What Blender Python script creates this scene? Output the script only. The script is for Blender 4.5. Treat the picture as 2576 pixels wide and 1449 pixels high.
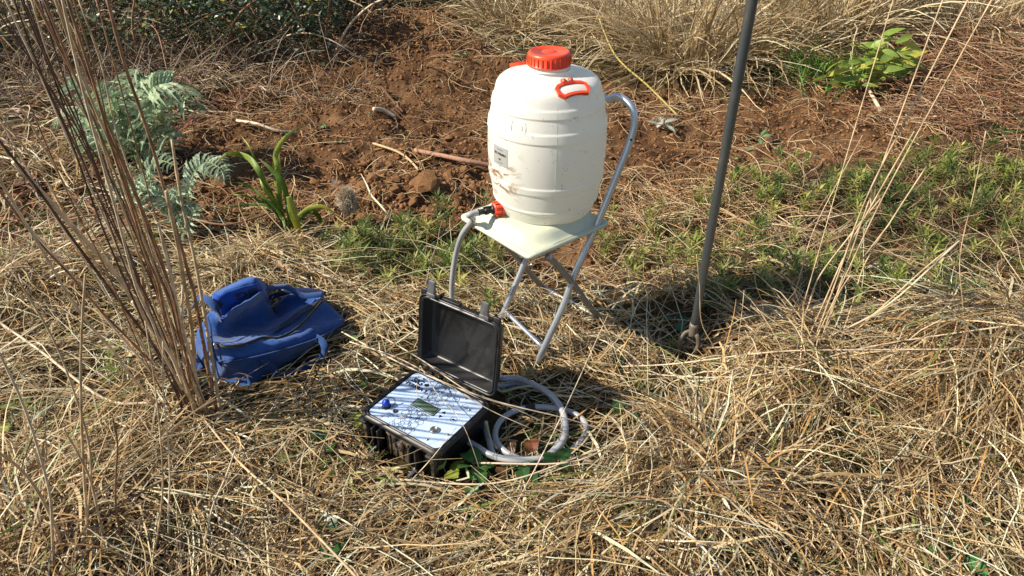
import bpy, math, random
import numpy as np
from mathutils import Vector, Matrix

# ------------------------------------------------------------------ camera, sky, sun, exposure
SC = bpy.context.scene
for o in list(bpy.data.objects): bpy.data.objects.remove(o)
COL = SC.collection
rnd = random.Random(7); rng = np.random.default_rng(11)
F, PITCH, CH = 1839.0, math.radians(33.4), 1.48      # focal in 2576-wide pixels, pitch below the horizon, eye height
cd = bpy.data.cameras.new('camera'); cam = bpy.data.objects.new('camera', cd); COL.objects.link(cam)
cd.sensor_width = 36; cd.lens = 36*F/2576; cd.clip_start = .02; cd.clip_end = 500
cam.location = (0, 0, CH); cam.rotation_euler = (math.pi/2-PITCH, 0, 0); SC.camera = cam
SUN_EL, SUN_AZ = math.radians(40), math.radians(190)  # azimuth measured from +x, direction TOWARDS the sun
sd = Vector((math.cos(SUN_EL)*math.cos(SUN_AZ), math.cos(SUN_EL)*math.sin(SUN_AZ), math.sin(SUN_EL)))
w = bpy.data.worlds.new('World'); SC.world = w; w.use_nodes = True
wn = w.node_tree.nodes; sky = wn.new('ShaderNodeTexSky'); sky.sky_type = 'NISHITA'; sky.sun_disc = False
sky.sun_elevation = SUN_EL; sky.sun_rotation = math.atan2(sd.x, sd.y)
w.node_tree.links.new(sky.outputs[0], wn['Background'].inputs[0]); wn['Background'].inputs[1].default_value = .088
sl = bpy.data.lights.new('sun', 'SUN'); sl.energy = 5.0; sl.angle = math.radians(.53); sl.color = (1, .91, .78)
so = bpy.data.objects.new('sun', sl); COL.objects.link(so); so.rotation_euler = sd.to_track_quat('Z', 'Y').to_euler()
SC.view_settings.view_transform = 'Standard'; SC.view_settings.look = 'None'; SC.view_settings.gamma = 1
SC.view_settings.use_curve_mapping = False; SC.view_settings.exposure = .62
SC.cycles.max_bounces = 8; SC.cycles.transparent_max_bounces = 8

# ------------------------------------------------------------------ surveying: a sight line of the photograph to a point of the place
def ray(px, py):
    u = (px-1288)/F; v = (724.5-py)/F; c, s = math.cos(PITCH), math.sin(PITCH)
    return (u, c+v*s, -s+v*c)
def P(px, py, z=0.0):
    r = ray(px, py); t = (z-CH)/r[2]; return Vector((t*r[0], t*r[1], z))
def Q(px, py, y):                                    # same, by distance in front
    r = ray(px, py); t = y/r[1]; return Vector((t*r[0], y, CH+t*r[2]))

# ------------------------------------------------------------------ noise, ground shape
def h2(ix, iy, s): 
    n = np.sin(ix*127.1+iy*311.7+s*74.7)*43758.5453; return n-np.floor(n)
def vn(x, y, s=0):
    x = np.asarray(x, float); y = np.asarray(y, float); ix = np.floor(x); iy = np.floor(y); fx = x-ix; fy = y-iy
    fx = fx*fx*(3-2*fx); fy = fy*fy*(3-2*fy)
    return (h2(ix, iy, s)*(1-fx)+h2(ix+1, iy, s)*fx)*(1-fy)+(h2(ix, iy+1, s)*(1-fx)+h2(ix+1, iy+1, s)*fx)*fy
def fbm(x, y, s=0, o=4):
    r = 0; a = .5; t = 0
    for i in range(o): r = r+a*vn(x, y, s+i*9.1); t += a; a *= .5; x = x*2.03+3.1; y = y*2.03+1.7
    return r/t
def inpoly(x, y, poly):
    x = np.asarray(x, float); y = np.asarray(y, float); c = np.zeros(x.shape, bool); n = len(poly)
    for i in range(n):
        x1, y1 = poly[i]; x2, y2 = poly[i-1]
        if y1 == y2: continue
        c ^= ((y1 > y) != (y2 > y)) & (x < (x2-x1)*(y-y1)/(y2-y1)+x1)
    return c
def pdist(x, y, poly):
    x = np.asarray(x, float); y = np.asarray(y, float); d = np.full(x.shape, 1e9); n = len(poly)
    for i in range(n):
        ax, ay = poly[i-1]; bx, by = poly[i]; dx, dy = bx-ax, by-ay; l = dx*dx+dy*dy+1e-12
        t = np.clip(((x-ax)*dx+(y-ay)*dy)/l, 0, 1); d = np.minimum(d, np.hypot(x-ax-t*dx, y-ay-t*dy))
    return np.where(inpoly(x, y, poly), d, -d)
def gp(pts): return [tuple(P(a, b)[:2]) for a, b in pts]
SOIL = gp([(400,420),(440,300),(640,190),(760,140),(880,72),(1120,72),(1290,140),(1600,200),(1880,245),(2180,235),(2330,190),(2420,250),
           (2420,330),(2290,400),(2000,430),(1800,470),(1830,520),(1880,600),(1800,660),(1700,700),(1600,705),(1480,715),(1290,700),(1200,640),(1060,560),(960,600),
           (880,640),(800,610),(700,560),(600,590),(500,610),(420,560)])
def smooth(a, b, t):
    t = np.clip((t-a)/(b-a), 0, 1); return t*t*(3-2*t)
def soilm(x, y):
    wx = (fbm(x*3, y*3, 5)-.5)*.35; wy = (fbm(x*3, y*3, 8)-.5)*.35
    return smooth(-.10, .06, pdist(x+wx, y+wy, SOIL))
def bump(x, y, c, rx, h, ry=None):
    return h*np.exp(-((x-c[0])/rx)**2-((y-c[1])/(ry or rx))**2)
MOUNDS = [(P(2000,930), .26, .10), (P(2480,900), .3, .12), (P(1820,1200), .22, .05), (P(2350,1250), .28, .05), (P(650,680), .2, .05), (P(100,720), .3, .06), (P(120,1330), .22, .06), (P(1500,1380), .3, .03)]
def gz(x, y):
    x = np.asarray(x, float); y = np.asarray(y, float); m = soilm(x, y)
    z = (fbm(x*1.3, y*1.3, 1)-.5)*.05
    flat = np.exp(-((x+.15)/.55)**2-((y-1.75)/.55)**2); z = z*(1-.85*flat)-.003
    for c, r, h in MOUNDS: z = z+bump(x, y, c, r, h)
    rut = (fbm(x*.9+y*.2, y*3.2-x*.6, 3)-.5)
    soil = rut*.16+(fbm(x*7, y*7, 12)-.5)*.10+(fbm(x*24, y*24, 13, 3)-.5)*.045-.025
    soil = soil+bump(x, y, P(1000,100), .75, .20, .5)+bump(x, y, P(1010,490), .36, .10, .26)-bump(x, y, P(1700,200), .35, .14, .16)-bump(x, y, P(1130,310), .5, .05, .3)
    z = z*(1-m)+soil*m+bump(x, y, (3.6, 4.6), 1.3, .28, 1.2)+smooth(5.2, 9, y)*.22
    return z*smooth(60, 12, np.hypot(x, y-3))
def g1(x, y): return float(gz(np.array([x]), np.array([y]))[0])
def G(px, py, dz=0.0):
    p = P(px, py)
    for _ in range(4):
        p = P(px, py, g1(p.x, p.y))
    p.z += dz; return p

# ------------------------------------------------------------------ object helpers
def tag(o, label=None, cat=None, group=None, kind=None):
    if label: o['label'] = label
    if cat: o['category'] = cat
    if group: o['group'] = group
    if kind: o['kind'] = kind
    return o
def empty(name, loc, label, cat, group=None):
    o = bpy.data.objects.new(name, None); COL.objects.link(o); o.location = loc; o.empty_display_size = .05
    return tag(o, label, cat, group)
def link(name, me, mat=None, parent=None, smooth_=True):
    o = bpy.data.objects.new(name, me); COL.objects.link(o)
    if mat and not me.materials: me.materials.append(mat)
    if smooth_ and len(me.polygons): me.polygons.foreach_set('use_smooth', np.ones(len(me.polygons), bool))
    if parent is not None:
        o.parent = parent
        bpy.context.view_layer.update() if False else None
        o.matrix_parent_inverse = Matrix.Translation(parent.location).inverted() if not parent.get('_local') else Matrix()
    return o
def mesh(name, V, Fc, mat=None, parent=None, sm=True, uv=None, colr=None):
    me = bpy.data.meshes.new(name)
    if isinstance(V, np.ndarray) and isinstance(Fc, np.ndarray):
        n, k = Fc.shape; me.vertices.add(len(V)); me.vertices.foreach_set('co', V.astype(np.float32).ravel())
        me.loops.add(n*k); me.loops.foreach_set('vertex_index', Fc.astype(np.int32).ravel())
        me.polygons.add(n); me.polygons.foreach_set('loop_start', np.arange(0, n*k, k, dtype=np.int32)); me.update(calc_edges=True)
    else: me.from_pydata([tuple(v) for v in V], [], Fc); me.update()
    if colr is not None:
        a = me.attributes.new('tint', 'FLOAT_COLOR', 'POINT'); c = np.ones((len(V), 4), np.float32); c[:, :3] = colr; a.data.foreach_set('color', c.ravel())
    if uv is not None:
        l = me.uv_layers.new(name='UVMap'); idx = np.zeros(len(me.loops), np.int32); me.loops.foreach_get('vertex_index', idx)
        l.data.foreach_set('uv', np.asarray(uv, np.float32)[idx].ravel())
    return link(name, me, mat, parent, sm)
def cr(pts, n=6):                                    # Catmull-Rom
    pts = [Vector(p) for p in pts]
    if len(pts) < 3: return [pts[0].lerp(pts[-1], i/n) for i in range(n+1)]
    q = [2*pts[0]-pts[1]]+pts+[2*pts[-1]-pts[-2]]; out = []
    for i in range(1, len(q)-2):
        for k in range(n):
            t = k/n; a, b, c, d = q[i-1:i+3]
            out.append(.5*((2*b)+(c-a)*t+(2*a-5*b+4*c-d)*t*t+(3*b-a-3*c+d)*t*t*t))
    out.append(pts[-1]); return out
def sweep(pts, sec, up=None, scale=None, caps=True):  # section: list of (side, up) offsets
    pts = [Vector(p) for p in pts]; V = []; Fc = []; UV = []; m = len(sec); u = Vector(up) if up else None; d = 0
    for i, p in enumerate(pts):
        t = (pts[min(i+1, len(pts)-1)]-pts[max(i-1, 0)])
        t = t.normalized() if t.length > 1e-9 else Vector((0, 0, 1))
        if u is None: u = Vector((0, 0, 1)) if abs(t.z) < .9 else Vector((0, 1, 0))
        s = t.cross(u)
        if s.length < 1e-5: s = t.orthogonal()
        s.normalize(); uu = s.cross(t).normalized()
        if up is None: u = uu
        k = scale[i] if scale else 1
        if i: d += (p-pts[i-1]).length
        for j, (a, b) in enumerate(sec): V.append(p+s*a*k+uu*b*k); UV.append((j/m, d))
    for i in range(len(pts)-1):
        for j in range(m): a = i*m+j; b = i*m+(j+1) % m; Fc.append((a, b, b+m, a+m))
    if caps: Fc += [tuple(range(m-1, -1, -1)), tuple(range(len(V)-m, len(V)))]
    return V, Fc, UV
def circ(r, n=10): return [(r*math.cos(2*math.pi*i/n), -r*math.sin(2*math.pi*i/n)) for i in range(n)]
def tube(name, pts, r, mat, parent=None, n=10, sm=5, scale=None):
    p = cr(pts, sm) if sm else pts
    sc = None
    if scale: sc = [scale[0]+(scale[1]-scale[0])*i/(len(p)-1) for i in range(len(p))]
    V, Fc, UV = sweep(p, circ(r, n), scale=sc); return mesh(name, V, Fc, mat, parent, uv=UV)
def strap(name, pts, wd, th, up, mat, parent, sm=6):
    V, Fc, UV = sweep(cr(pts, sm), [(-wd/2, -th/2), (-wd/2, th/2), (wd/2, th/2), (wd/2, -th/2)], up=up); return mesh(name, V, Fc, mat, parent, uv=UV)
def lathe(prof, n=64, c=(0, 0, 0), M=None):
    V = []; Fc = []; m = len(prof)
    for j in range(n):
        a = 2*math.pi*j/n
        for r, z in prof:
            v = Vector((r*math.cos(a), r*math.sin(a), z)); v = (M @ v) if M else v+Vector(c); V.append(v)
    for j in range(n):
        for i in range(m-1): a = j*m+i; b = ((j+1) % n)*m+i; Fc.append((a, b, b+1, a+1))
    return V, Fc
def rrect(wx, wy, r, n=5):
    o = []
    for cx, cy, a0 in ((1, 1, 0), (-1, 1, 90), (-1, -1, 180), (1, -1, 270)):
        for k in range(n+1):
            a = math.radians(a0+90*k/n); o.append((cx*(wx/2-r)+r*math.cos(a), cy*(wy/2-r)+r*math.sin(a)))
    return o
def loft(loops, M=Matrix(), cap0=True, cap1=True):
    V = []; Fc = []; m = len(loops[0][0])
    for lp, z in loops: V += [M @ Vector((x, y, z)) for x, y in lp]
    for i in range(len(loops)-1):
        for j in range(m): a = i*m+j; b = i*m+(j+1) % m; Fc.append((a, b, b+m, a+m))
    if cap0: Fc.append(tuple(range(m-1, -1, -1)))
    if cap1: Fc.append(tuple(range(len(V)-m, len(V))))
    return V, Fc
def boxv(c, s, M=Matrix(), bev=0):
    lp = rrect(s[0], s[1], max(bev, .0004), 2 if bev else 1); z0, z1 = c[2]-s[2]/2, c[2]+s[2]/2
    off = [(x+c[0], y+c[1]) for x, y in lp]; b = bev*.6
    ins = [(x*(1-2*b/max(s[0], 1e-6))+c[0], y*(1-2*b/max(s[1], 1e-6))+c[1]) for x, y in lp]
    return loft([(ins, z0), (off, z0+b), (off, z1-b), (ins, z1)] if bev else [(off, z0), (off, z1)], M)
def join(parts):
    V = []; Fc = []
    for v, f in parts: k = len(V); V += list(v); Fc += [tuple(i+k for i in q) for q in f]
    return V, Fc
def copy_tree(o, parent=None):
    c = o.copy(); COL.objects.link(c); c.parent = parent
    for ch in [k for k in bpy.data.objects if k.parent == o]: copy_tree(ch, c)
    return c
def textmesh(s, size=1.0, bold=.02):
    cu = bpy.data.curves.new('lettering', 'FONT'); cu.body = s; cu.size = size; cu.align_x = 'CENTER'; cu.align_y = 'CENTER'; cu.offset = bold; cu.resolution_u = 3
    ob = bpy.data.objects.new('lettering_tmp', cu); COL.objects.link(ob); bpy.context.view_layer.update()
    me = bpy.data.meshes.new_from_object(ob.evaluated_get(bpy.context.evaluated_depsgraph_get()))
    V = [v.co.copy() for v in me.vertices]; Fc = [tuple(p.vertices) for p in me.polygons]
    bpy.data.objects.remove(ob); bpy.data.meshes.remove(me); bpy.data.curves.remove(cu); return V, Fc

# ------------------------------------------------------------------ materials
def NT(name):
    m = bpy.data.materials.new(name); m.use_nodes = True; t = m.node_tree; return m, t.nodes, t.links, t.nodes['Principled BSDF']
def noisy(nd, lk, scale, detail=6, rough=.6, coord='Object'):
    tc = nd.new('ShaderNodeTexCoord'); n = nd.new('ShaderNodeTexNoise'); n.inputs['Scale'].default_value = scale; n.inputs['Detail'].default_value = detail
    n.inputs['Roughness'].default_value = rough; lk.new(tc.outputs[coord], n.inputs['Vector']); return n
def ramp(nd, lk, src, stops):
    r = nd.new('ShaderNodeValToRGB'); lk.new(src, r.inputs[0]); e = r.color_ramp.elements
    while len(e) < len(stops): e.new(.5)
    for k, (p, c) in zip(e, stops): k.position = p; k.color = (*c, 1) if len(c) == 3 else c
    return r
def addbump(nd, lk, bs, src, strength=.3, dist=.002):
    b = nd.new('ShaderNodeBump'); b.inputs['Strength'].default_value = strength; b.inputs['Distance'].default_value = dist
    lk.new(src, b.inputs['Height']); lk.new(b.outputs[0], bs.inputs['Normal']); return b
def mat(name, c, rough=.5, metal=0, var=.25, vs=30, bs_=.15, bscale=None, bd=.001, coat=0, spec=.5):
    m, nd, lk, b = NT(name); n = noisy(nd, lk, vs)
    lo = tuple(x*(1-var) for x in c); hi = tuple(min(1, x*(1+var)) for x in c)
    r = ramp(nd, lk, n.outputs[0], [(.3, lo), (.7, hi)]); lk.new(r.outputs[0], b.inputs['Base Color'])
    b.inputs['Roughness'].default_value = rough; b.inputs['Metallic'].default_value = metal; b.inputs['Coat Weight'].default_value = coat; b.inputs['Specular IOR Level'].default_value = spec
    if bs_: n2 = noisy(nd, lk, bscale or vs*3); addbump(nd, lk, b, n2.outputs[0], bs_, bd)
    return m
def dirty(name, c, d, rough=.5, metal=0, lo=.52, hi=.68, scale=9, fine=60, b_=.2):   # a base with dust or mud of its own shape
    m, nd, lk, b = NT(name); n = noisy(nd, lk, scale, 8, .7); r = ramp(nd, lk, n.outputs[0], [(lo, (0, 0, 0)), (hi, (1, 1, 1))])
    n2 = noisy(nd, lk, fine, 6, .7); mx = nd.new('ShaderNodeMix'); mx.data_type = 'RGBA'; mx.inputs[6].default_value = (*c, 1); mx.inputs[7].default_value = (*d, 1)
    mu = nd.new('ShaderNodeMath'); mu.operation = 'MULTIPLY'; lk.new(r.outputs[0], mu.inputs[0]); lk.new(n2.outputs[0], mu.inputs[1]); lk.new(mu.outputs[0], mx.inputs[0])
    lk.new(mx.outputs[2], b.inputs['Base Color']); b.inputs['Metallic'].default_value = metal
    rr = nd.new('ShaderNodeMapRange'); rr.inputs[3].default_value = rough; rr.inputs[4].default_value = min(1, rough+.3); lk.new(mu.outputs[0], rr.inputs[0]); lk.new(rr.outputs[0], b.inputs['Roughness'])
    addbump(nd, lk, b, n2.outputs[0], b_, .0008); return m
def leafmat(name, c=None, rough=.55, trans=.35, var=.3, vs=60, tint=False, tc=None):
    m, nd, lk, b = NT(name); b.inputs['Roughness'].default_value = rough; n = noisy(nd, lk, vs, 4)
    if tint:
        a = nd.new('ShaderNodeAttribute'); a.attribute_name = 'tint'
        r = ramp(nd, lk, n.outputs[0], [(.25, (1-var,)*3), (.75, (1,)*3)]); mx = nd.new('ShaderNodeMix'); mx.data_type = 'RGBA'; mx.blend_type = 'MULTIPLY'; mx.inputs[0].default_value = 1
        lk.new(a.outputs['Color'], mx.inputs[6]); lk.new(r.outputs[0], mx.inputs[7]); src = mx.outputs[2]
    else:
        r = ramp(nd, lk, n.outputs[0], [(.3, tuple(x*(1-var) for x in c)), (.7, tuple(x*(1+var) for x in c))]); src = r.outputs[0]
    lk.new(src, b.inputs['Base Color']); b.inputs['Specular IOR Level'].default_value = .35
    if trans:
        t = nd.new('ShaderNodeBsdfTranslucent'); ms = nd.new('ShaderNodeMixShader'); ms.inputs[0].default_value = trans; lk.new(src, t.inputs[0])
        lk.new(b.outputs[0], ms.inputs[1]); lk.new(t.outputs[0], ms.inputs[2]); lk.new(ms.outputs[0], nd['Material Output'].inputs[0])
    return m
M_straw = leafmat('dry_straw', tint=True, rough=.42, trans=.2, var=.35, vs=90)
M_green = leafmat('green_leaf', tint=True, rough=.45, trans=.35, var=.3)
M_root = leafmat('root', tint=True, rough=.8, trans=0, var=.4, vs=120)
M_clod = mat('soil_clod', (.215, .112, .050), .95, var=.6, vs=14, bs_=.8, bscale=180, bd=.003, spec=.1)
M_red = mat('red_plastic', (.78, .070, .022), .38, var=.12, vs=20, bs_=.05)
M_black = dirty('black_plastic', (.010, .010, .011), (.12, .09, .06), .42, scale=11, lo=.52, hi=.8)
M_muddy = dirty('muddy_black_plastic', (.012, .011, .011), (.30, .21, .12), .5, scale=16, lo=.45, hi=.6)
M_latch = dirty('grey_latch', (.10, .105, .11), (.2, .15, .1), .35)
M_steel = mat('silver_painted_tube', (.52, .56, .62), .33, .75, var=.08, vs=12, bs_=.04)
M_steeld = dirty('scuffed_tube', (.30, .28, .25), (.25, .19, .12), .45, .5, scale=25)
M_fork = dirty('worn_fork_steel', (.13, .15, .16), (.26, .19, .13), .38, .75, scale=14, lo=.50, hi=.75, fine=140, b_=.5)
M_forkrust = dirty('rusty_fork_head', (.20, .165, .13), (.30, .22, .14), .6, .4, scale=30)
M_rubber = mat('black_rubber', (.02, .02, .02), .6)
M_screw = mat('screw_metal', (.45, .42, .38), .3, .9, bs_=.1)
M_blueplug = mat('blue_plug', (.01, .06, .55), .35, var=.1)
M_ink = mat('black_ink', (.015, .015, .02), .5, bs_=0, var=.05)
M_lcd = mat('lcd_glass', (.10, .17, .11), .12, var=.1, bs_=0, coat=.5)
M_lcdb = mat('lcd_bezel', (.03, .04, .035), .4, bs_=0)

def panel_mat():
    m, nd, lk, b = NT('white_panel_film'); n = noisy(nd, lk, 22, 8, .75); r = ramp(nd, lk, n.outputs[0], [(.58, (.50, .64, .86)), (.70, (.38, .36, .32))])
    lk.new(r.outputs[0], b.inputs['Base Color']); b.inputs['Roughness'].default_value = .32; return m
M_panel = panel_mat()
def jug_mat():
    m, nd, lk, b = NT('milky_polythene'); tc = nd.new('ShaderNodeTexCoord'); sp = nd.new('ShaderNodeSeparateXYZ'); lk.new(tc.outputs['Object'], sp.inputs[0])
    # mud smears live on the left side, low down
    mp = nd.new('ShaderNodeMapping'); mp.inputs['Scale'].default_value = (9, 9, 16); mp.inputs['Rotation'].default_value = (.3, .5, .2); lk.new(tc.outputs['Object'], mp.inputs[0])
    n = nd.new('ShaderNodeTexNoise'); n.inputs['Scale'].default_value = 1.6; n.inputs['Detail'].default_value = 9; n.inputs['Roughness'].default_value = .7; n.inputs['Distortion'].default_value = 1.2; lk.new(mp.outputs[0], n.inputs[0])
    def mr(src, a, b_, c, d): q = nd.new('ShaderNodeMapRange'); q.inputs[1].default_value = a; q.inputs[2].default_value = b_; q.inputs[3].default_value = c; q.inputs[4].default_value = d; lk.new(src, q.inputs[0]); return q.outputs[0]
    def mul(a, b_): q = nd.new('ShaderNodeMath'); q.operation = 'MULTIPLY'; lk.new(a, q.inputs[0]); (lk.new(b_, q.inputs[1]) if not isinstance(b_, float) else setattr(q.inputs[1], 'default_value', b_)); return q.outputs[0]
    left = mr(sp.outputs[0], -.06, -.12, 0, 1); low = mul(mr(sp.outputs[2], .27, .19, 0, 1), mr(sp.outputs[2], .07, .12, 0, 1))
    mud = mul(mul(mr(n.outputs[0], .50, .57, 0, 1), left), low)
    n3 = noisy(nd, lk, 46, 5, .8); fleck = mr(n3.outputs[0], .62, .65, 0, .55)
    n4 = noisy(nd, lk, 3.2, 7, .7); film = mr(n4.outputs[0], .45, .75, 0, .35)
    warm = nd.new('ShaderNodeMix'); warm.data_type = 'RGBA'; warm.inputs[6].default_value = (.86, .86, .79, 1); warm.inputs[7].default_value = (.84, .79, .62, 1); lk.new(film, warm.inputs[0])
    mx = nd.new('ShaderNodeMix'); mx.data_type = 'RGBA'; lk.new(warm.outputs[2], mx.inputs[6]); mx.inputs[7].default_value = (.34, .19, .08, 1); lk.new(mud, mx.inputs[0])
    m2 = nd.new('ShaderNodeMix'); m2.data_type = 'RGBA'; lk.new(mx.outputs[2], m2.inputs[6]); m2.inputs[7].default_value = (.3, .2, .1, 1); lk.new(fleck, m2.inputs[0])
    lk.new(m2.outputs[2], b.inputs['Base Color']); b.inputs['Roughness'].default_value = .36
    b.inputs['Subsurface Weight'].default_value = .35; b.inputs['Subsurface Radius'].default_value = (1, .85, .55); b.inputs['Subsurface Scale'].default_value = .03
    n5 = noisy(nd, lk, 14, 5); addbump(nd, lk, b, n5.outputs[0], .25, .002)
    b.inputs['Subsurface Weight'].default_value = 0; tr = nd.new('ShaderNodeBsdfTranslucent'); lk.new(m2.outputs[2], tr.inputs[0]); ms = nd.new('ShaderNodeMixShader'); ms.inputs[0].default_value = .30
    lk.new(b.outputs[0], ms.inputs[1]); lk.new(tr.outputs[0], ms.inputs[2]); lk.new(ms.outputs[0], nd['Material Output'].inputs[0]); return m
M_jug = jug_mat()
def seat_mat():
    m, nd, lk, b = NT('cream_leatherette'); v = nd.new('ShaderNodeTexVoronoi'); v.inputs['Scale'].default_value = 420; tc = nd.new('ShaderNodeTexCoord'); lk.new(tc.outputs['Object'], v.inputs[0])
    n = noisy(nd, lk, 8, 7); r = ramp(nd, lk, n.outputs[0], [(.35, (.60, .62, .47)), (.75, (.50, .51, .37))]); lk.new(r.outputs[0], b.inputs['Base Color']); b.inputs['Roughness'].default_value = .42
    addbump(nd, lk, b, v.outputs[0], .35, .0008); return m
M_seat = seat_mat(); M_thread = mat('cream_thread', (.5, .5, .4), .7, bs_=0)
def cloth_mat(name, c1, c2):
    m, nd, lk, b = NT(name); n = noisy(nd, lk, 7, 8, .65); r = ramp(nd, lk, n.outputs[0], [(.3, c1), (.75, c2)]); lk.new(r.outputs[0], b.inputs['Base Color']); b.inputs['Roughness'].default_value = .85
    b.inputs['Sheen Weight'].default_value = .25; b.inputs['Specular IOR Level'].default_value = .15
    tc = nd.new('ShaderNodeTexCoord'); a = []
    for rot in ((0, 0, .6), (0, 0, .6+math.pi/2)):
        mp = nd.new('ShaderNodeMapping'); mp.inputs['Rotation'].default_value = rot; lk.new(tc.outputs['Object'], mp.inputs[0]); wv = nd.new('ShaderNodeTexWave'); wv.inputs['Scale'].default_value = 130; lk.new(mp.outputs[0], wv.inputs[0]); a.append(wv)
    ad = nd.new('ShaderNodeMath'); lk.new(a[0].outputs[1], ad.inputs[0]); lk.new(a[1].outputs[1], ad.inputs[1])
    b1 = nd.new('ShaderNodeBump'); b1.inputs['Strength'].default_value = .35; b1.inputs['Distance'].default_value = .0006; lk.new(ad.outputs[0], b1.inputs['Height'])
    n2 = noisy(nd, lk, 22, 5); n2.inputs['Distortion'].default_value = 1.5; b2 = nd.new('ShaderNodeBump'); b2.inputs['Strength'].default_value = .6; b2.inputs['Distance'].default_value = .006; lk.new(n2.outputs[0], b2.inputs['Height']); lk.new(b1.outputs[0], b2.inputs['Normal']); lk.new(b2.outputs[0], b.inputs['Normal']); return m
M_bag = cloth_mat('blue_canvas', (.013, .055, .22), (.05, .135, .38)); M_strap = cloth_mat('blue_webbing', (.010, .04, .15), (.02, .07, .21)); M_patch = cloth_mat('bright_blue_patch', (.004, .045, .30), (.010, .075, .40)); M_bagin = cloth_mat('blue_lining', (.003, .010, .045), (.006, .018, .07))
def hose_mat():
    m, nd, lk, b = NT('braided_clear_hose'); uv = nd.new('ShaderNodeUVMap'); sp = nd.new('ShaderNodeSeparateXYZ'); lk.new(uv.outputs[0], sp.inputs[0]); outs = []
    for s in (1, -1):
        a = nd.new('ShaderNodeMath'); a.operation = 'MULTIPLY'; a.inputs[1].default_value = s*10*2*math.pi; lk.new(sp.outputs[0], a.inputs[0])
        c = nd.new('ShaderNodeMath'); c.operation = 'MULTIPLY_ADD'; c.inputs[1].default_value = 2*math.pi/.0048; lk.new(sp.outputs[1], c.inputs[0]); lk.new(a.outputs[0], c.inputs[2])
        si = nd.new('ShaderNodeMath'); si.operation = 'SINE'; lk.new(c.outputs[0], si.inputs[0]); outs.append(si)
    mx = nd.new('ShaderNodeMath'); mx.operation = 'MAXIMUM'; lk.new(outs[0].outputs[0], mx.inputs[0]); lk.new(outs[1].outputs[0], mx.inputs[1])
    r = ramp(nd, lk, mx.outputs[0], [(.40, (.24, .25, .26)), (.9, (.50, .51, .52))]); lk.new(r.outputs[0], b.inputs['Base Color']); b.inputs['Roughness'].default_value = .22; b.inputs['Coat Weight'].default_value = .6; b.inputs['Coat Roughness'].default_value = .1
    return m
M_hose = hose_mat()
def ground_mat():
    m, nd, lk, b = NT('ground_soil'); a = nd.new('ShaderNodeAttribute'); a.attribute_name = 'tint'; n1 = noisy(nd, lk, 2.2, 9, .65); n2 = noisy(nd, lk, 28, 8, .7); n3 = noisy(nd, lk, 160, 5, .7)
    s1 = ramp(nd, lk, n1.outputs[0], [(.34, (.080, .041, .020)), (.52, (.165, .086, .040)), (.72, (.28, .165, .085))])
    s2 = ramp(nd, lk, n2.outputs[0], [(.25, (.45, .42, .40)), (.6, (1, 1, 1)), (.85, (1.15, 1.05, .9))]); mm = nd.new('ShaderNodeMix'); mm.data_type = 'RGBA'; mm.blend_type = 'MULTIPLY'; mm.inputs[0].default_value = .85; lk.new(s1.outputs[0], mm.inputs[6]); lk.new(s2.outputs[0], mm.inputs[7])
    g = ramp(nd, lk, n2.outputs[0], [(.3, (.030, .020, .010)), (.5, (.075, .052, .026)), (.62, (.045, .055, .014)), (.8, (.11, .08, .04))])
    mx = nd.new('ShaderNodeMix'); mx.data_type = 'RGBA'; lk.new(a.outputs['Fac'], mx.inputs[0]); lk.new(g.outputs[0], mx.inputs[6]); lk.new(mm.outputs[2], mx.inputs[7]); lk.new(mx.outputs[2], b.inputs['Base Color'])
    b.inputs['Roughness'].default_value = .95; b.inputs['Specular IOR Level'].default_value = .1
    b1 = nd.new('ShaderNodeBump'); b1.inputs['Strength'].default_value = 1; b1.inputs['Distance'].default_value = .022; lk.new(n2.outputs[0], b1.inputs['Height'])
    b2 = nd.new('ShaderNodeBump'); b2.inputs['Strength'].default_value = .7; b2.inputs['Distance'].default_value = .003; lk.new(n3.outputs[0], b2.inputs['Height']); lk.new(b1.outputs[0], b2.inputs['Normal']); lk.new(b2.outputs[0], b.inputs['Normal']); return m

# ------------------------------------------------------------------ ground: one sheet to the horizon
xs = np.concatenate([[-300, -120, -60, -30, -16, -10, -7.5], np.arange(-6, -2.4, .045), np.arange(-2.4, 2.6, .014), np.arange(2.6, 6, .045), [7.5, 10, 16, 30, 60, 120, 300]])
ys = np.concatenate([[-300, -100, -30, -8, -2, -.5, .2], np.arange(.6, 2.3, .016), np.arange(2.3, 4.6, .012), np.arange(4.6, 8, .03), [8.5, 9.2, 10, 12, 15, 20, 30, 60, 120, 300]])
X, Y = np.meshgrid(xs, ys); Z = gz(X, Y); nx = len(xs); ny = len(ys)
i = (np.arange(ny-1)[:, None]*nx+np.arange(nx-1)[None, :]).ravel(); sm = soilm(X, Y).ravel()
go = mesh('ground', np.stack([X.ravel(), Y.ravel(), Z.ravel()], 1), np.stack([i, i+1, i+1+nx, i+nx], 1), ground_mat(), colr=np.stack([sm]*3, 1))
tag(go, kind='structure')

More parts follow.
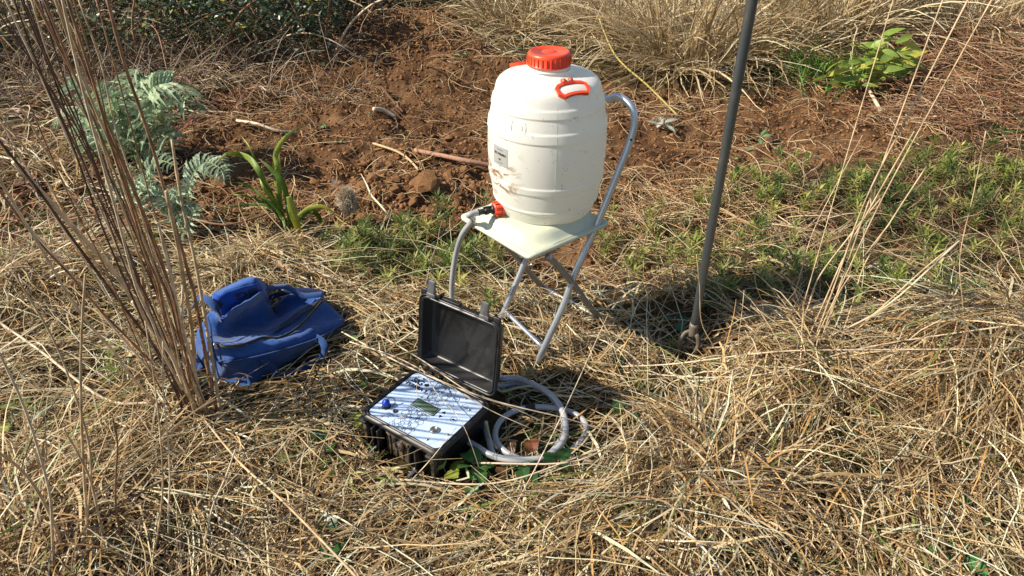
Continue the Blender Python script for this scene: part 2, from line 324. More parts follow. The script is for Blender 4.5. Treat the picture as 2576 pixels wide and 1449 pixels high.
# ------------------------------------------------------------------ footprints nothing may grow through
CC = Vector((-.233, 1.477, .118)); CA = math.radians(-34.7); CM = Matrix.Translation(CC) @ Matrix.Rotation(CA, 4, 'Z')
CW, CD = .276, .234
def foot_case(x, y, z, m=.012):
    dx = x-CC.x; dy = y-CC.y; u = dx*math.cos(-CA)-dy*math.sin(-CA); v = dx*math.sin(-CA)+dy*math.cos(-CA)
    return (np.abs(u) < CW/2+m) & (v > -CD/2-m) & (v < CD/2+.075+m) & (z < .42)
BAGPOLY = [tuple(P(a, b, c)[:2]) for a, b, c in ((500,775,.17),(560,740,.22),(640,705,.26),(670,735,.2),(700,745,.08),(810,752,.07),(862,805,.02),(800,850,0),(740,915,0),(690,940,0),(640,965,0),(545,945,0),(500,880,.02))]
COILPOLY = gp([(1200,925),(1400,930),(1530,1030),(1540,1170),(1430,1260),(1250,1270),(1170,1140)])
BAGFRONT = gp([(480,900),(540,950),(640,980),(800,880),(870,810),(920,860),(800,960),(650,1060),(500,1000),(455,900)])
FORKPOLY = gp([(1660,850),(1800,850),(1790,1010),(1670,1010)])
def blocked(p):                                     # p: (N,K,3)
    x, y, z = p[..., 0], p[..., 1], p[..., 2]
    b = foot_case(x, y, z) | (inpoly(x, y, BAGPOLY) & (z < .2))
    b |= (np.hypot(x-.1, y-1.95) < .24) & (z > .36) & (z < 1)
    b |= inpoly(x, y, COILPOLY) & (z > gz(x, y)+.03)
    b |= inpoly(x, y, BAGFRONT) & (z > gz(x, y)+.03)
    b |= inpoly(x, y, FORKPOLY) & (z > gz(x, y)+.03)
    return b.any(axis=1)

# ------------------------------------------------------------------ strands: straw, roots, stems
def strands(x, y, z, az, pit, L, droop, curl, K=6, floor=True, seed=0, kink=0):
    N = len(x); p = np.zeros((N, K, 3)); p[:, 0, 0] = x; p[:, 0, 1] = y; p[:, 0, 2] = z
    kn = rng.integers(2, K, N); ka = np.where(rng.uniform(0, 1, N) < kink, rng.normal(0, 1.1, N), 0)
    for k in range(1, K):
        az = az+np.where(kn == k, ka, 0); s = (k-.5)/(K-1); a = az+curl*s+rng.normal(0, .09, N); e = pit-droop*s**1.2
        st = L/(K-1); p[:, k, 0] = p[:, k-1, 0]+np.cos(a)*np.cos(e)*st; p[:, k, 1] = p[:, k-1, 1]+np.sin(a)*np.cos(e)*st; p[:, k, 2] = p[:, k-1, 2]+np.sin(e)*st
    if floor:
        zz = gz(p[..., 0], p[..., 1])+rng.uniform(.002, .03, (N, 1)); p[..., 2] = np.maximum(p[..., 2], zz)
    return p
def ribbons(name, p, wd, col, m, parent=None, taper=.25, tube3=False, sm=False, **kw):
    N, K, _ = p.shape; t = np.gradient(p, axis=1); t /= np.linalg.norm(t, axis=2, keepdims=True)+1e-9
    ref = rng.normal(0, .55, (N, 1, 3)); ref[..., 2] += 1; s = np.cross(t, np.broadcast_to(ref, t.shape)); s /= np.linalg.norm(s, axis=2, keepdims=True)+1e-9; u = np.cross(s, t)
    sc = np.sin(np.linspace(.55, math.pi-.12, K))[None, :, None]*(1-taper)+taper; sc = sc*np.asarray(wd)[:, None, None]/2
    if tube3: offs = [s*sc, (-.5*s+.87*u)*sc, (-.5*s-.87*u)*sc]; M_ = 3
    else: offs = [s*sc, -s*sc]; M_ = 2
    V = np.stack([p+o for o in offs], 2).reshape(-1, 3); b = (np.arange(N)[:, None]*K+np.arange(K-1)[None, :]).ravel()*M_
    if tube3: Fc = np.concatenate([np.stack([b+a, b+(a+1) % 3, b+(a+1) % 3+3, b+a+3], 1) for a in range(3)])
    else: Fc = np.stack([b, b+1, b+3, b+2], 1)
    C = np.repeat(col, K*M_, axis=0)
    return mesh(name, V, Fc, m, parent, sm=sm, colr=C, **kw)
PAL = np.array([[.70, .53, .29], [.58, .42, .21], [.80, .65, .40], [.44, .30, .145], [.27, .165, .08], [.86, .74, .50], [.56, .33, .12], [.12, .07, .035], [.36, .25, .13]])
def pal(N, P_=PAL, w=None, j=.12):
    c = P_[rng.choice(len(P_), N, p=w)]; c = np.where((rng.uniform(0, 1, (N, 1)) < .035) & (P_ is PAL), np.array([[.20, .27, .06]]), c); return np.clip(c*rng.normal(1, j, (N, 1)), .005, .8)
def scatter(n, x0, x1, y0, y1, dens):
    x = rng.uniform(x0, x1, n); y = rng.uniform(y0, y1, n); d = dens(x, y); k = rng.uniform(0, 1, n) < d; return x[k], y[k]
GREENZ = gp([(1500,620),(1700,500),(1990,440),(2300,410),(2576,350),(2700,760),(2250,820),(1900,800),(1650,800),(1480,700)])
GREENY = gp([(830,620),(1050,560),(1250,610),(1300,690),(1180,740),(1000,740),(840,700)])
def straw_d(x, y):
    s = soilm(x, y); gr = np.where(inpoly(x, y, GREENZ), .22, 1)*np.where(inpoly(x, y, GREENY), .35, 1)
    return (1-s)**1.5*(.16+.84*smooth(.40, .58, fbm(x*2.9, y*2.9, 21)))*gr
# lying thatch
def thatch(n, y0, y1, xw, wmin, wmax, Lmin, Lmax, K, seed):
    x, y = scatter(n, -xw, xw, y0, y1, straw_d); N = len(x)
    base = fbm(x*1.1, y*1.1, 31)*9; az = np.where(rng.uniform(0, 1, N) < .6, base+rng.normal(0, .38, N), rng.uniform(0, 6.283, N))
    z = gz(x, y)+rng.uniform(0, .05, N); L = rng.uniform(Lmin, Lmax, N)**1
    p = strands(x, y, z, az, rng.uniform(-.05, .5, N), L, rng.uniform(.1, 1.1, N), np.where(rng.uniform(0, 1, N) < .6, rng.normal(0, .25, N), rng.normal(0, 1.2, N)), K, kink=.3)
    p = p[~blocked(p)]; return p
pp = thatch(50000, .62, 2.5, 2.2, 0, 0, .05, .26, 6, 1)
tag(ribbons('straw_thatch', pp, .0018+.0030*rng.uniform(0, 1, len(pp))+.004*(rng.uniform(0, 1, len(pp)) > .93), pal(len(pp)), M_straw), 'matted dry straw lying over the near ground around the case and bag', 'dry grass', kind='stuff')
pp = thatch(50000, 2.4, 9, 6.5, 0, 0, .12, .40, 5, 2)
tag(ribbons('far_straw_thatch', pp, rng.uniform(.003, .008, len(pp)), pal(len(pp)), M_straw), 'dry straw matted beyond and around the dug soil', 'dry grass', kind='stuff')
# long thin straws thrown over the mat
x, y = scatter(4200, -1.9, 2.0, .75, 2.6, straw_d); N = len(x)
pp = strands(x, y, gz(x, y)+.02, rng.uniform(0, 6.28, N), rng.uniform(.02, .5, N), rng.uniform(.25, .55, N), rng.uniform(.1, .8, N), rng.normal(0, .35, N), 7); pp = pp[~blocked(pp)]
tag(ribbons('loose_straw', pp, rng.uniform(.002, .0038, len(pp)), pal(len(pp), PAL[[0, 2, 5, 1]]), M_straw, tube3=True, sm=True), 'longer pale straws thrown loosely over the mat of dry grass', 'straw', kind='stuff')
# low green between the straw
def greens(n, x0, x1, y0, y1, f, Lr, wr, name, label, palg):
    x, y = scatter(n, x0, x1, y0, y1, f); N = len(x)
    p = strands(x, y, gz(x, y), rng.uniform(0, 6.28, N), rng.uniform(.3, 1.3, N), rng.uniform(*Lr, N), rng.uniform(0, 1, N), rng.normal(0, .5, N), 4, floor=False); p = p[~blocked(p)]
    return tag(ribbons(name, p, rng.uniform(*wr, len(p)), pal(len(p), palg), M_green), label, 'grass', kind='stuff')
GP = np.array([[.10, .17, .03], [.16, .22, .04], [.05, .11, .03], [.24, .26, .05]])
greens(26000, -2.2, 2.4, .7, 3, lambda x, y: (1-soilm(x, y))*smooth(.55, .7, fbm(x*3.5, y*3.5, 44)), (.02, .06), (.002, .005), 'low_moss', 'yellow green moss and fine shoots showing between the straw', GP)
greens(16000, -4, 6, 2.6, 9, lambda x, y: (1-soilm(x, y))*smooth(.56, .66, fbm(x*1.2, y*1.2, 46)), (.05, .16), (.003, .006), 'far_grass', 'fresh green grass growing behind the dug soil', GP)

# tussocks: each a thing of its own
def tussock(px, py, n, r, L, lab, azb=None, azs=9, pit=(.25, 1.2), dr=(.8, 2.6), wd=(.002, .0052), P_=PAL, cat='grass tussock', name='grass_tussock', K=8, group=None, at=None):
    n = int(n*.62); c = at or G(px, py); a = rng.uniform(0, 6.28, n); rr = r*np.sqrt(rng.uniform(0, 1, n)); x = c.x+np.cos(a)*rr; y = c.y+np.sin(a)*rr
    az = a+rng.normal(0, .7, n) if azb is None else azb+rng.normal(0, azs, n)
    p = strands(x, y, gz(x, y)-.01, az, rng.uniform(*pit, n), rng.uniform(*L, n), rng.uniform(*dr, n), rng.normal(0, .6, n), K, kink=.15); p = p[~blocked(p)]
    o = ribbons(name, p-np.array(c), rng.uniform(*wd, len(p)), pal(len(p), P_), M_straw); o.location = c; return tag(o, lab, cat, group)
tussock(2010, 900, 1500, .17, (.16, .42), 'pale bleached tussock of dry grass below the tall stems right of the fork', azb=3.6, azs=1.0)
tussock(2500, 870, 1900, .25, (.3, .6), 'dense sweeping tussock of dry grass at the right edge of the picture', azb=4.1, azs=.4)
tussock(2460, 1060, 700, .18, (.25, .5), 'combed dry tussock in the lower right below the sweeping one', azb=3.7, azs=.6)
tussock(1850, 1180, 800, .15, (.2, .42), 'arching dry grass tussock with green blades between fork and bottom edge', azb=1.1, azs=1.2)
tussock(1720, 1250, 500, .13, (.15, .35), 'low dry tussock left of the arching one in the lower right', azb=None)
tussock(1480, 1400, 800, .2, (.12, .3), 'short matted tussock at the bottom edge below the hose coil')
tussock(690, 635, 800, .11, (.08, .20), 'bleached dry tuft at the foot of the sword leaved plant', azb=4.0, azs=1.3)
tussock(580, 700, 450, .12, (.12, .3), 'flattened dry tuft just behind the blue bag', azb=3.6, azs=1.2)
tussock(90, 700, 900, .2, (.2, .42), 'dry grass tussock behind the stalks at the left edge', azb=-.3, azs=1.3)
tussock(100, 1360, 900, .16, (.18, .45), 'dry grass tussock in the bottom left corner', azb=1.2, azs=1.2)
tussock(520, 1120, 500, .11, (.1, .28), 'broken dry tuft around the foot of the tall stalks')
tussock(300, 1230, 400, .14, (.15, .35), 'sparse dry tuft left of the foot of the tall stalks')
tussock(80, 420, 420, .14, (.2, .42), 'thin dry tuft left of the silvery leaved plant')
SPIK = np.array([[.66, .52, .30], [.54, .39, .20], [.74, .62, .40], [.30, .21, .10]])
for (a, b, n, r, L, lab) in [(1720, 160, 1300, .3, (.4, .95), 'tall dry tussock behind the jug, left of the fork handle'), (1560, 110, 1000, .3, (.4, .8), 'tangled pale tussock directly behind the red jug cap'),
        (2080, 110, 1500, .25, (.5, 1.1), 'tall straight brown tussock above the broad leaved plant'), (1900, 150, 800, .28, (.3, .8), 'dry tussock behind the top of the fork handle'),
        (1330, 60, 900, .35, (.3, .7), 'low dry tussock at the top edge beyond the soil heap'), (2450, 70, 900, .4, (.3, .6), 'reddish flattened tussock in the top right corner'),
        (1400, -40, 900, .5, (.4, .8), 'far dry tussock at the top edge left of the jug cap'), (1750, -50, 1100, .5, (.5, .9), 'far dry tussock at the top edge above the jug'), (2250, -40, 900, .5, (.3, .7), 'far dry tussock at the top edge over green grass'),
        (60, 130, 800, .4, (.4, .8), 'dry tussock in the top left corner left of the brambles')]:
    tussock(a, b, n, r, L, lab, P_=SPIK, wd=(.005, .010), dr=(.1, 1.7), pit=(.35, 1.5))
# straw heap of roots, reddish, right of the soil
x, y = scatter(5200, 2.0, 4.8, 3.0, 6, lambda x, y: smooth(.1, .5, bump(x, y, (3.2, 4.4), 1.2, 1))); N = len(x)
pp = strands(x, y, gz(x, y)+.02, rng.uniform(0, 6.28, N), rng.uniform(-.1, .7, N), rng.uniform(.15, .5, N), rng.uniform(.2, 1.6, N), rng.normal(0, 1.2, N), 7)
tag(ribbons('torn_root_heap', pp, rng.uniform(.003, .007, N), pal(N, np.array([[.30, .14, .07], [.38, .22, .12], [.48, .33, .2], [.2, .09, .045]])), M_root, tube3=True, sm=True), 'heap of torn reddish roots and stalks at the right end of the dug soil', 'roots', kind='stuff')
# roots in the soil
def root_d(x, y): return soilm(x, y)*(.25+.75*smooth(.45, .6, fbm(x*2.2, y*2.2, 61)))
x, y = scatter(7000, -2.4, 2.9, 2.3, 6, root_d); N = len(x)
pp = strands(x, y, gz(x, y)+.01, rng.uniform(0, 6.28, N), rng.uniform(-.05, .5, N), rng.uniform(.06, .34, N), rng.uniform(.2, 1.2, N), rng.normal(0, 1.5, N), 8); pp = pp[~blocked(pp)]
RP = np.array([[.40, .26, .13], [.46, .33, .18], [.30, .17, .08], [.52, .42, .25], [.24, .13, .06]])
tag(ribbons('soil_roots', pp, rng.uniform(.002, .006, len(pp)), pal(len(pp), RP)*1.25, M_root, tube3=True, sm=True), 'thin tan roots and torn stems strewn over the dug soil', 'roots', kind='stuff')
x, y = scatter(3200, .3, 1.3, 2.1, 3.2, lambda x, y: smooth(-.1, .15, pdist(x, y, gp([(1560,480),(1900,440),(2020,560),(1850,680),(1560,700)])))); N = len(x)
pp = strands(x, y, gz(x, y)+.01, rng.uniform(0, 6.28, N), rng.uniform(0, .9, N), rng.uniform(.12, .4, N), rng.uniform(.5, 2, N), rng.normal(0, 1.8, N), 10); pp = pp[~blocked(pp)]
tag(ribbons('root_tangle', pp, rng.uniform(.0025, .0055, len(pp)), pal(len(pp), RP)*1.3, M_root, tube3=True, sm=True), 'tangle of curling tan roots behind the stool, left of the fork', 'roots', kind='stuff')

# ------------------------------------------------------------------ soil clods and crumbs
def rock(seed, sub=2):
    import bmesh
    bm = bmesh.new(); bmesh.ops.create_icosphere(bm, subdivisions=sub, radius=1); r = random.Random(seed); V = []
    ax = [Vector((r.gauss(0, 1), r.gauss(0, 1), r.gauss(0, 1))).normalized() for _ in range(9)]; cut = [r.uniform(.55, .95) for _ in ax]
    for v in bm.verts:
        k = 1
        for a, c in zip(ax, cut):
            d = v.co.normalized().dot(a)
            if d > 0: k = min(k, c/max(d, .01))
        v.co = v.co*k*(1+r.uniform(-.16, .16)); v.co.z *= .75
    V = np.array([v.co[:] for v in bm.verts]); Fc = np.array([[v.index for v in f.verts] for f in bm.faces]); bm.free(); return V, Fc
protoR = [rock(s, 1) for s in range(6)]; protoB = [rock(s+20, 2) for s in range(6)]
def crumbs(n, f, s0, s1, x0, x1, y0, y1):
    x, y = scatter(n, x0, x1, y0, y1, f); VV = []; FF = []; k = 0
    for a, b in zip(x, y):
        V, Fc = protoR[rng.integers(6)]; s = rng.uniform(s0, s1)*rng.uniform(.5, 1); t = rng.uniform(0, 6.28); R = np.array([[math.cos(t), -math.sin(t), 0], [math.sin(t), math.cos(t), 0], [0, 0, 1]])
        VV.append((V*s*rng.uniform(.7, 1.3, 3)) @ R.T+[a, b, 0]); FF.append(Fc+k); k += len(V)
    VV = np.concatenate(VV); c = gz(x, y); rep = np.repeat(c, len(protoR[0][0])); VV[:, 2] += rep+.2*s0; return VV, np.concatenate(FF)
def heap(x, y): return soilm(x, y)*np.clip(.06+bump(x, y, P(1010,480), .42, 1, .36)+bump(x, y, P(600,560), .3, .7, .2)+.25*bump(x, y, P(1650,560), .4, 1, .3)+.35*bump(x, y, P(1000,110), .8, 1, .5)+.2, 0, 1)
V, Fc = crumbs(95000, heap, .003, .017, -2.2, 2.6, 2.3, 6); tag(mesh('soil_crumbs', V, Fc, M_clod, sm=False), 'loose crumbs of orange brown soil over the dug patch', 'soil', kind='stuff')
bigmeshes = []
for V, Fc in protoB:
    me = bpy.data.meshes.new('soil_clod'); me.from_pydata([tuple(v) for v in V], [], [tuple(f) for f in Fc]); me.materials.append(M_clod); bigmeshes.append(me)
spots = [(1075,470,36),(1000,560,34),(940,460,26),(885,530,22),(960,610,30),(1040,610,26),(1085,540,20),(1130,455,26),(560,470,34),(515,530,26),(540,560,28),(600,540,22),(905,600,26),(860,480,18),(1170,430,18),(1110,390,20),(1060,420,16),
         (980,420,18),(910,420,14),(820,560,18),(640,500,16),(1150,520,18),(1195,480,20),(1010,505,22),(1840,625,26),(930,505,16),(875,580,18),(1100,600,20),(1140,590,16),(500,480,20)]
for a in range(62): 
    t = rnd.gauss(1010, 110), rnd.gauss(500, 55)
    if t[1] < 625 and t[0] < 1225: spots.append((t[0], t[1], rnd.uniform(9, 20)))
for a, b, s in spots:
    p = G(a, b); r = s/F*3.0*1.05; o = bpy.data.objects.new('soil_clod', bigmeshes[rnd.randrange(6)]); COL.objects.link(o); o.location = (p.x, p.y, p.z+r*.4)
    o.scale = (r*rnd.uniform(.8, 1.3), r*rnd.uniform(.7, 1.1), r*rnd.uniform(.6, .95)); o.rotation_euler = (rnd.uniform(-.5, .5), rnd.uniform(-.5, .5), rnd.uniform(0, 6))
    sz = 'fist sized' if s >= 26 else 'mid sized' if s >= 17 else 'small'; wh = 'left of the seed head' if a < 850 else 'just right of the seed head' if a < 960 else 'in the middle of the soil rubble' if a < 1070 else 'in the soil rubble close to the jug'
    tag(o, '%s ochre clod %s, %s' % (sz, wh, 'towards the bare soil' if b < 490 else 'towards the weeds') if a < 1300 and a > 640 else ('flat ochre stone in the root tangle behind the fork' if a > 1300 else '%s brown clod beside the lower silvery leaves' % sz), 'soil clod', 'clods of dug soil' if a < 1300 else None)

exec_later = []
# ------------------------------------------------------------------ green sprigs
def leafblade(p0, d, L, wd, bend, n=3):              # narrow leaf, folded keel: returns verts, faces
    d = Vector(d).normalized(); up = Vector((0, 0, 1)); s = d.cross(up)
    s = s.normalized() if s.length > .01 else Vector((1, 0, 0)); V = []; Fc = []; p = Vector(p0)
    for k in range(n+1):
        t = k/n; wdt = wd*math.sin(math.pi*min(.97, .15+.85*t))**.7*.5 if k < n else .0003
        V += [p+s*wdt, p-s*wdt]
        d = (d-Vector((0, 0, bend/n))).normalized(); p = p+d*L/n
    for k in range(n): a = 2*k; Fc.append((a, a+1, a+3, a+2))
    return V, Fc
def sprig(seed):
    r = random.Random(seed); parts = []; H = r.uniform(.03, .10); lean = Vector((r.gauss(0, .25), r.gauss(0, .25), 1)).normalized()
    top = lean*H
    for k in range(22):
        t = (k/22)**.7; p = lean*H*(.35+.65*t); a = k*2.4+r.uniform(-.3, .3); e = .25+.8*t
        parts.append(leafblade(p, (math.cos(a)*math.cos(e), math.sin(a)*math.cos(e), math.sin(e)), r.uniform(.022, .040), r.uniform(.0042, .0066), .5, 2))
    V, Fc = join(parts); st = sweep([Vector((0, 0, -.01)), lean*H*.5, top], circ(.0012, 4)); nV = len(V)
    return np.array([v[:] for v in V]), np.array(Fc), np.array([v[:] for v in st[0]]), st[1]
SP = [sprig(s) for s in range(8)]
SGP = np.array([[.17, .23, .045], [.26, .31, .06], [.09, .14, .03], [.42, .42, .12], [.22, .20, .08]])
def sprigfield(n, f, x0, x1, y0, y1, name, label):
    x, y = scatter(n, x0, x1, y0, y1, f); VV = []; FF = []; CC_ = []; k = 0
    for a, b, c in zip(x, y, gz(x, y)):
        V, Fc, _, _ = SP[rng.integers(8)]; s = rng.uniform(.8, 1.6); t = rng.uniform(0, 6.28); R = np.array([[math.cos(t), -math.sin(t), 0], [math.sin(t), math.cos(t), 0], [0, 0, 1]])
        q = (V*s) @ R.T+[a, b, c]
        if foot_case(q[:, 0], q[:, 1], q[:, 2]).any() or inpoly(q[:1, 0], q[:1, 1], BAGPOLY)[0]: continue
        VV.append(q); FF.append(Fc+k); k += len(V); CC_.append(np.repeat(pal(1, SGP, j=.2), len(V), 0)*rng.uniform(.8, 1.2, (len(V), 1)))
    return tag(mesh(name, np.concatenate(VV), np.concatenate(FF), M_green, sm=False, colr=np.concatenate(CC_)), label, 'ground cover', kind='stuff')
def spr_d(x, y): return np.clip(smooth(-.08, .12, pdist(x, y, GREENZ))*(.12+.88*smooth(.42, .60, fbm(x*3.2, y*3.2, 71)))+smooth(-.05, .08, pdist(x, y, GREENY))*.75+.02*(1-soilm(x, y))*(y < 3.3), 0, 1)
sprigfield(3900, spr_d, -1.2, 3.2, 1.6, 4.2, 'spurge_ground_cover', 'narrow leaved green weeds covering the ground around stool and fork')
# reddish weed stems under them
x, y = scatter(9000, -1, 3.2, 1.9, 4, lambda x, y: smooth(-.05, .1, pdist(x, y, GREENZ))*.8); N = len(x)
pp = strands(x, y, gz(x, y), rng.uniform(0, 6.28, N), rng.uniform(.1, 1.2, N), rng.uniform(.05, .18, N), rng.uniform(-.3, .8, N), rng.normal(0, .8, N), 5); pp = pp[~blocked(pp)]
tag(ribbons('weed_stems', pp, rng.uniform(.0014, .003, len(pp)), pal(len(pp), np.array([[.42, .17, .11], [.50, .36, .22], [.60, .48, .30], [.26, .12, .06]])), M_root, tube3=True, sm=True), 'reddish and tan weed stems tangled under the narrow green leaves', 'stems', kind='stuff')
spg = []
for s in range(4):
    V, Fc, sv, sf = SP[s]; me = bpy.data.meshes.new('foliage'); me.from_pydata([tuple(v) for v in V], [], [tuple(int(i) for i in f) for f in Fc]); a = me.attributes.new('tint', 'FLOAT_COLOR', 'POINT'); c = np.ones((len(V), 4), np.float32); c[:, :3] = SGP[s]*1.1; a.data.foreach_set('color', c.ravel()); me.materials.append(M_green)
    ms = bpy.data.meshes.new('stem'); ms.from_pydata([tuple(v) for v in sv], [], sf); ms.materials.append(mat('weed_stem', (.2, .13, .06), .7)); spg.append((me, ms))
def near_sprig(a, b, sc, k):
    p = G(a, b); r = bpy.data.objects.new('weed_sprig', None); COL.objects.link(r); r.location = p; r.rotation_euler = (0, 0, rnd.uniform(0, 6)); r.scale = (sc,)*3
    for nme, me in zip(('foliage', 'stem'), spg[k % 4]): o = bpy.data.objects.new(nme, me); COL.objects.link(o); o.parent = r
    return tag(r, 'narrow leaved green sprig %s, %s' % ('left of the hanging hose' if a < 1080 else 'between the hanging hose and the chair' if a < 1200 else 'under the chair seat', 'along the edge of the rubble' if b < 640 else 'half way to the case lid' if b < 690 else 'nearest the case lid'), 'weed', 'narrow leaved weed sprigs')
for k in range(46):
    a, b = rnd.uniform(850, 1290), rnd.uniform(575, 735)
    if b < 600 and a < 1000: continue
    near_sprig(a, b, rnd.uniform(1.0, 1.7), k)

# ------------------------------------------------------------------ folding stool
ST = empty('folding_stool', (.066, 1.93, 0), 'silver tube folding chair with cream padded square seat standing under the white jug', 'folding chair')
SF, SR, SL = Vector((.051, 1.705, 0)), Vector((.294, 1.909, 0)), Vector((-.162, 1.951, 0)); SK = SR+SL-SF; SC0 = (SR+SL)/2
SW = (SR-SF).length; SA = math.atan2((SR-SF).y, (SR-SF).x); SM = Matrix.Translation((SC0.x, SC0.y, .45)) @ Matrix.Rotation(SA, 4, 'Z')
n = 34; V = []; Fc = []
def seatz(u, v):
    e = max(abs(u), abs(v)); pad = .032*(1-smooth(.62, .97, math.hypot(max(abs(u)-.25, 0)/.75, max(abs(v)-.25, 0)/.75)*1.0+.0)); return pad-.012*(u*u*v*v)*0+.002*math.sin(3*u+1)*math.cos(2*v)
for side in (1, -1):
    for j in range(n+1):
        for i in range(n+1):
            u = -1+2*i/n; v = -1+2*j/n; rr = .11; au, av = abs(u), abs(v)
            if au > 1-rr and av > 1-rr:
                du, dv = (au-1+rr), (av-1+rr); L = math.hypot(du, dv); m_ = max(du, dv)
                if L > 1e-9: au = 1-rr+du/L*m_; av = 1-rr+dv/L*m_
            uu, vv = math.copysign(au, u), math.copysign(av, v)
            z = .004+seatz(uu, vv) if side == 1 else -.006
            V.append(SM @ Vector((uu*SW/2*1.01, vv*SW/2*1.01, z)))
m_ = (n+1)**2
for j in range(n):
    for i in range(n):
        a = j*(n+1)+i; Fc.append((a, a+1, a+n+2, a+n+1)); b = a+m_; Fc.append((b, b+n+1, b+n+2, b+1))
edge = [i for i in range(n+1)]+[(j*(n+1)+n) for j in range(1, n+1)]+[n*(n+1)+i for i in range(n-1, -1, -1)]+[j*(n+1) for j in range(n-1, 0, -1)]
for k in range(len(edge)): a, b = edge[k], edge[(k+1) % len(edge)]; Fc.append((b, a, a+m_, b+m_))
seat = mesh('seat', V, Fc, M_seat, ST)
sv = []; 
for e, (ax, ay, bx, by) in enumerate(((-1, -1, 1, -1), (1, -1, 1, 1), (1, 1, -1, 1), (-1, 1, -1, -1))):
    for k in range(38):
        t = .06+.88*k/38; t2 = t+.88/38*.62; q = []
        for tt in (t, t2): q.append(SM @ Vector(((ax+(bx-ax)*tt)*SW/2*.945, (ay+(by-ay)*tt)*SW/2*.945, .0075)))
        sv.append(sweep(q, circ(.0009, 4))[:2])
V, Fc = join(sv); tag(mesh('stitching', V, Fc, M_thread, seat), kind='stuff')
def T(name, pts, r=.0105, m=M_steel, **k): return tube(name, pts, r, m, ST, n=14, **k)
off = Vector((-.125, .205, 0))
A0 = Vector((.0715, 1.788, g1(.07, 1.788)-.004))
up_ = [A0, A0+Vector((.04, .022, .10)), A0+Vector((.085, .047, .21)), Vector((.187, 1.86, .30)), Vector((.245, 1.895, .44)), Q(1560, 420, 1.93), Q(1583, 360, 1.945), Q(1596, 312, 1.955)]
# back rest hoop: up the right side, over behind the jug and down the far side
top = [Q(1592, 276, 1.965), Q(1575, 254, 1.985), Q(1550, 243, 2.01), Q(1525, 248, 2.045), Vector((.21, 2.11, .805)), Vector((.185, 2.15, .79)), Vector((.178, 2.165, .75))]
T('back_leg_tube', up_+top+[p+off for p in reversed(up_[:-3])], sm=5)
rub = dict(m=M_rubber)
for a in (A0, A0+off): T('rubber_foot', [a+Vector((-.006, -.004, -.015)), a+Vector((.010, .006, .028))], .0128, **rub)
c0 = A0+Vector((.028, .015, .07)); T('cross_bar', [c0, c0+off], .0075)
B0 = Vector((.310, 2.037, g1(.31, 2.04)-.003)); B1 = B0+Vector((-.175, .17, 0)); dB = Vector((-.205, -.285, .432))
for q, m_ in ((B0, M_steeld), (B1, M_steeld)):
    T('front_leg_tube', [q, q+dB*.35, q+dB*.65+Vector((.004, .004, 0)), q+dB*.9+Vector((-.004, 0, .006)), q+dB+Vector((-.004, -.01, .006))], .0105, m_)
c1 = B0+dB*.07; T('cross_bar', [c1, B1+dB*.14], .0075)
for q in (Vector((.055, 1.728, .425)), B0+dB*.5):
    V, Fc = lathe([(0, .004), (.005, .003), (.006, 0), (.006, -.004)], 12, M=Matrix.Translation(q+Vector((-.0, -.0135, 0))) @ Matrix.Rotation(math.pi/2, 4, 'X')); mesh('rivet', V, Fc, M_screw, ST)
for t in ((*(Q(1563, 247, 2.0)+Vector((0, -.007, .0065))), 0), (*(Q(1586, 352, 1.945)+Vector((0, -.0095, .004))), 1)):
    V, Fc = lathe([(0, .0006), (.003, .0004), (.0035, 0)], 10, M=Matrix.Translation(t[:3]) @ (Matrix.Rotation(math.radians(80), 4, 'X') if t[3] else Matrix())); mesh('screw_hole', V, Fc, M_rubber, ST)
V, Fc = join([boxv((0, 0, -.014), (.26, .022, .012), SM @ Matrix.Translation((0, -.11, 0))), boxv((0, 0, -.014), (.26, .022, .012), SM @ Matrix.Translation((0, .11, 0)))]); mesh('seat_rail', V, Fc, M_steeld, ST)

# ------------------------------------------------------------------ plastic jug
JX, JY, JZ = .099, 1.965, .466
J = empty('water_jug', (JX, JY, JZ), 'milky white barrel shaped plastic jug with red screw cap standing on the cream seat', 'plastic jug')
prof0 = [(.0, .0), (.098, .0), (.114, .003), (.128, .012), (.1405, .027), (.1505, .055), (.1560, .080), (.1610, .110), (.1650, .145), (.1675, .18), (.1682, .21), (.1676, .24), (.1650, .275), (.1610, .31), (.1560, .335), (.1490, .358), (.1465, .375), (.1430, .388), (.1370, .397), (.1280, .4045), (.115, .4095), (.098, .413), (.076, .4155), (.063, .418), (.058, .421), (.0555, .428), (.0555, .440), (.052, .4405)]
def jr(z):
    for (r0, z0), (r1, z1) in zip(prof0, prof0[1:]):
        if z0 <= z <= z1 and z1 > z0 and z < .404: return r0+(r1-r0)*(z-z0)/(z1-z0)
    return .1
# smooth the wall by resampling, then add the moulded hoops
import bisect
zz = [z for z in np.linspace(.055, .375, 140)]; wz = np.array([z for r, z in prof0[5:17]]); wr = np.array([r for r, z in prof0[5:17]])
co = np.polyfit(wz, wr, 5)
def wall(z):
    r = float(np.polyval(co, z))
    for a, b in ((.337, .358), (.272, .298), (.122, .142), (.060, .066)): r += .0028*float(smooth(a-.003, a+.001, z)*(1-smooth(b-.001, b+.003, z)))
    return r
prof = prof0[:5]+[(wall(z), z) for z in zz]+prof0[17:]
V, Fc = lathe(prof, 128, (JX, JY, JZ)); V = [v-Vector((JX, JY, JZ)) for v in V]
body = mesh('jug_body', V, Fc, M_jug); body.parent = J
tag(body, 'milky polythene barrel wall with mud smears low on the left')
def capprof(r, z0, z1): return [(0, z1), (.020, z1), (.0205, z1-.0008), (.022, z1-.0008), (.0225, z1), (r-.010, z1), (r-.009, z1+.0012), (r-.0065, z1+.0012), (r-.003, z1-.001), (r-.0005, z1-.004), (r, z1-.008), (r, z0+.004), (r+.0016, z0+.003), (r+.0016, z0), (r-.004, z0)]
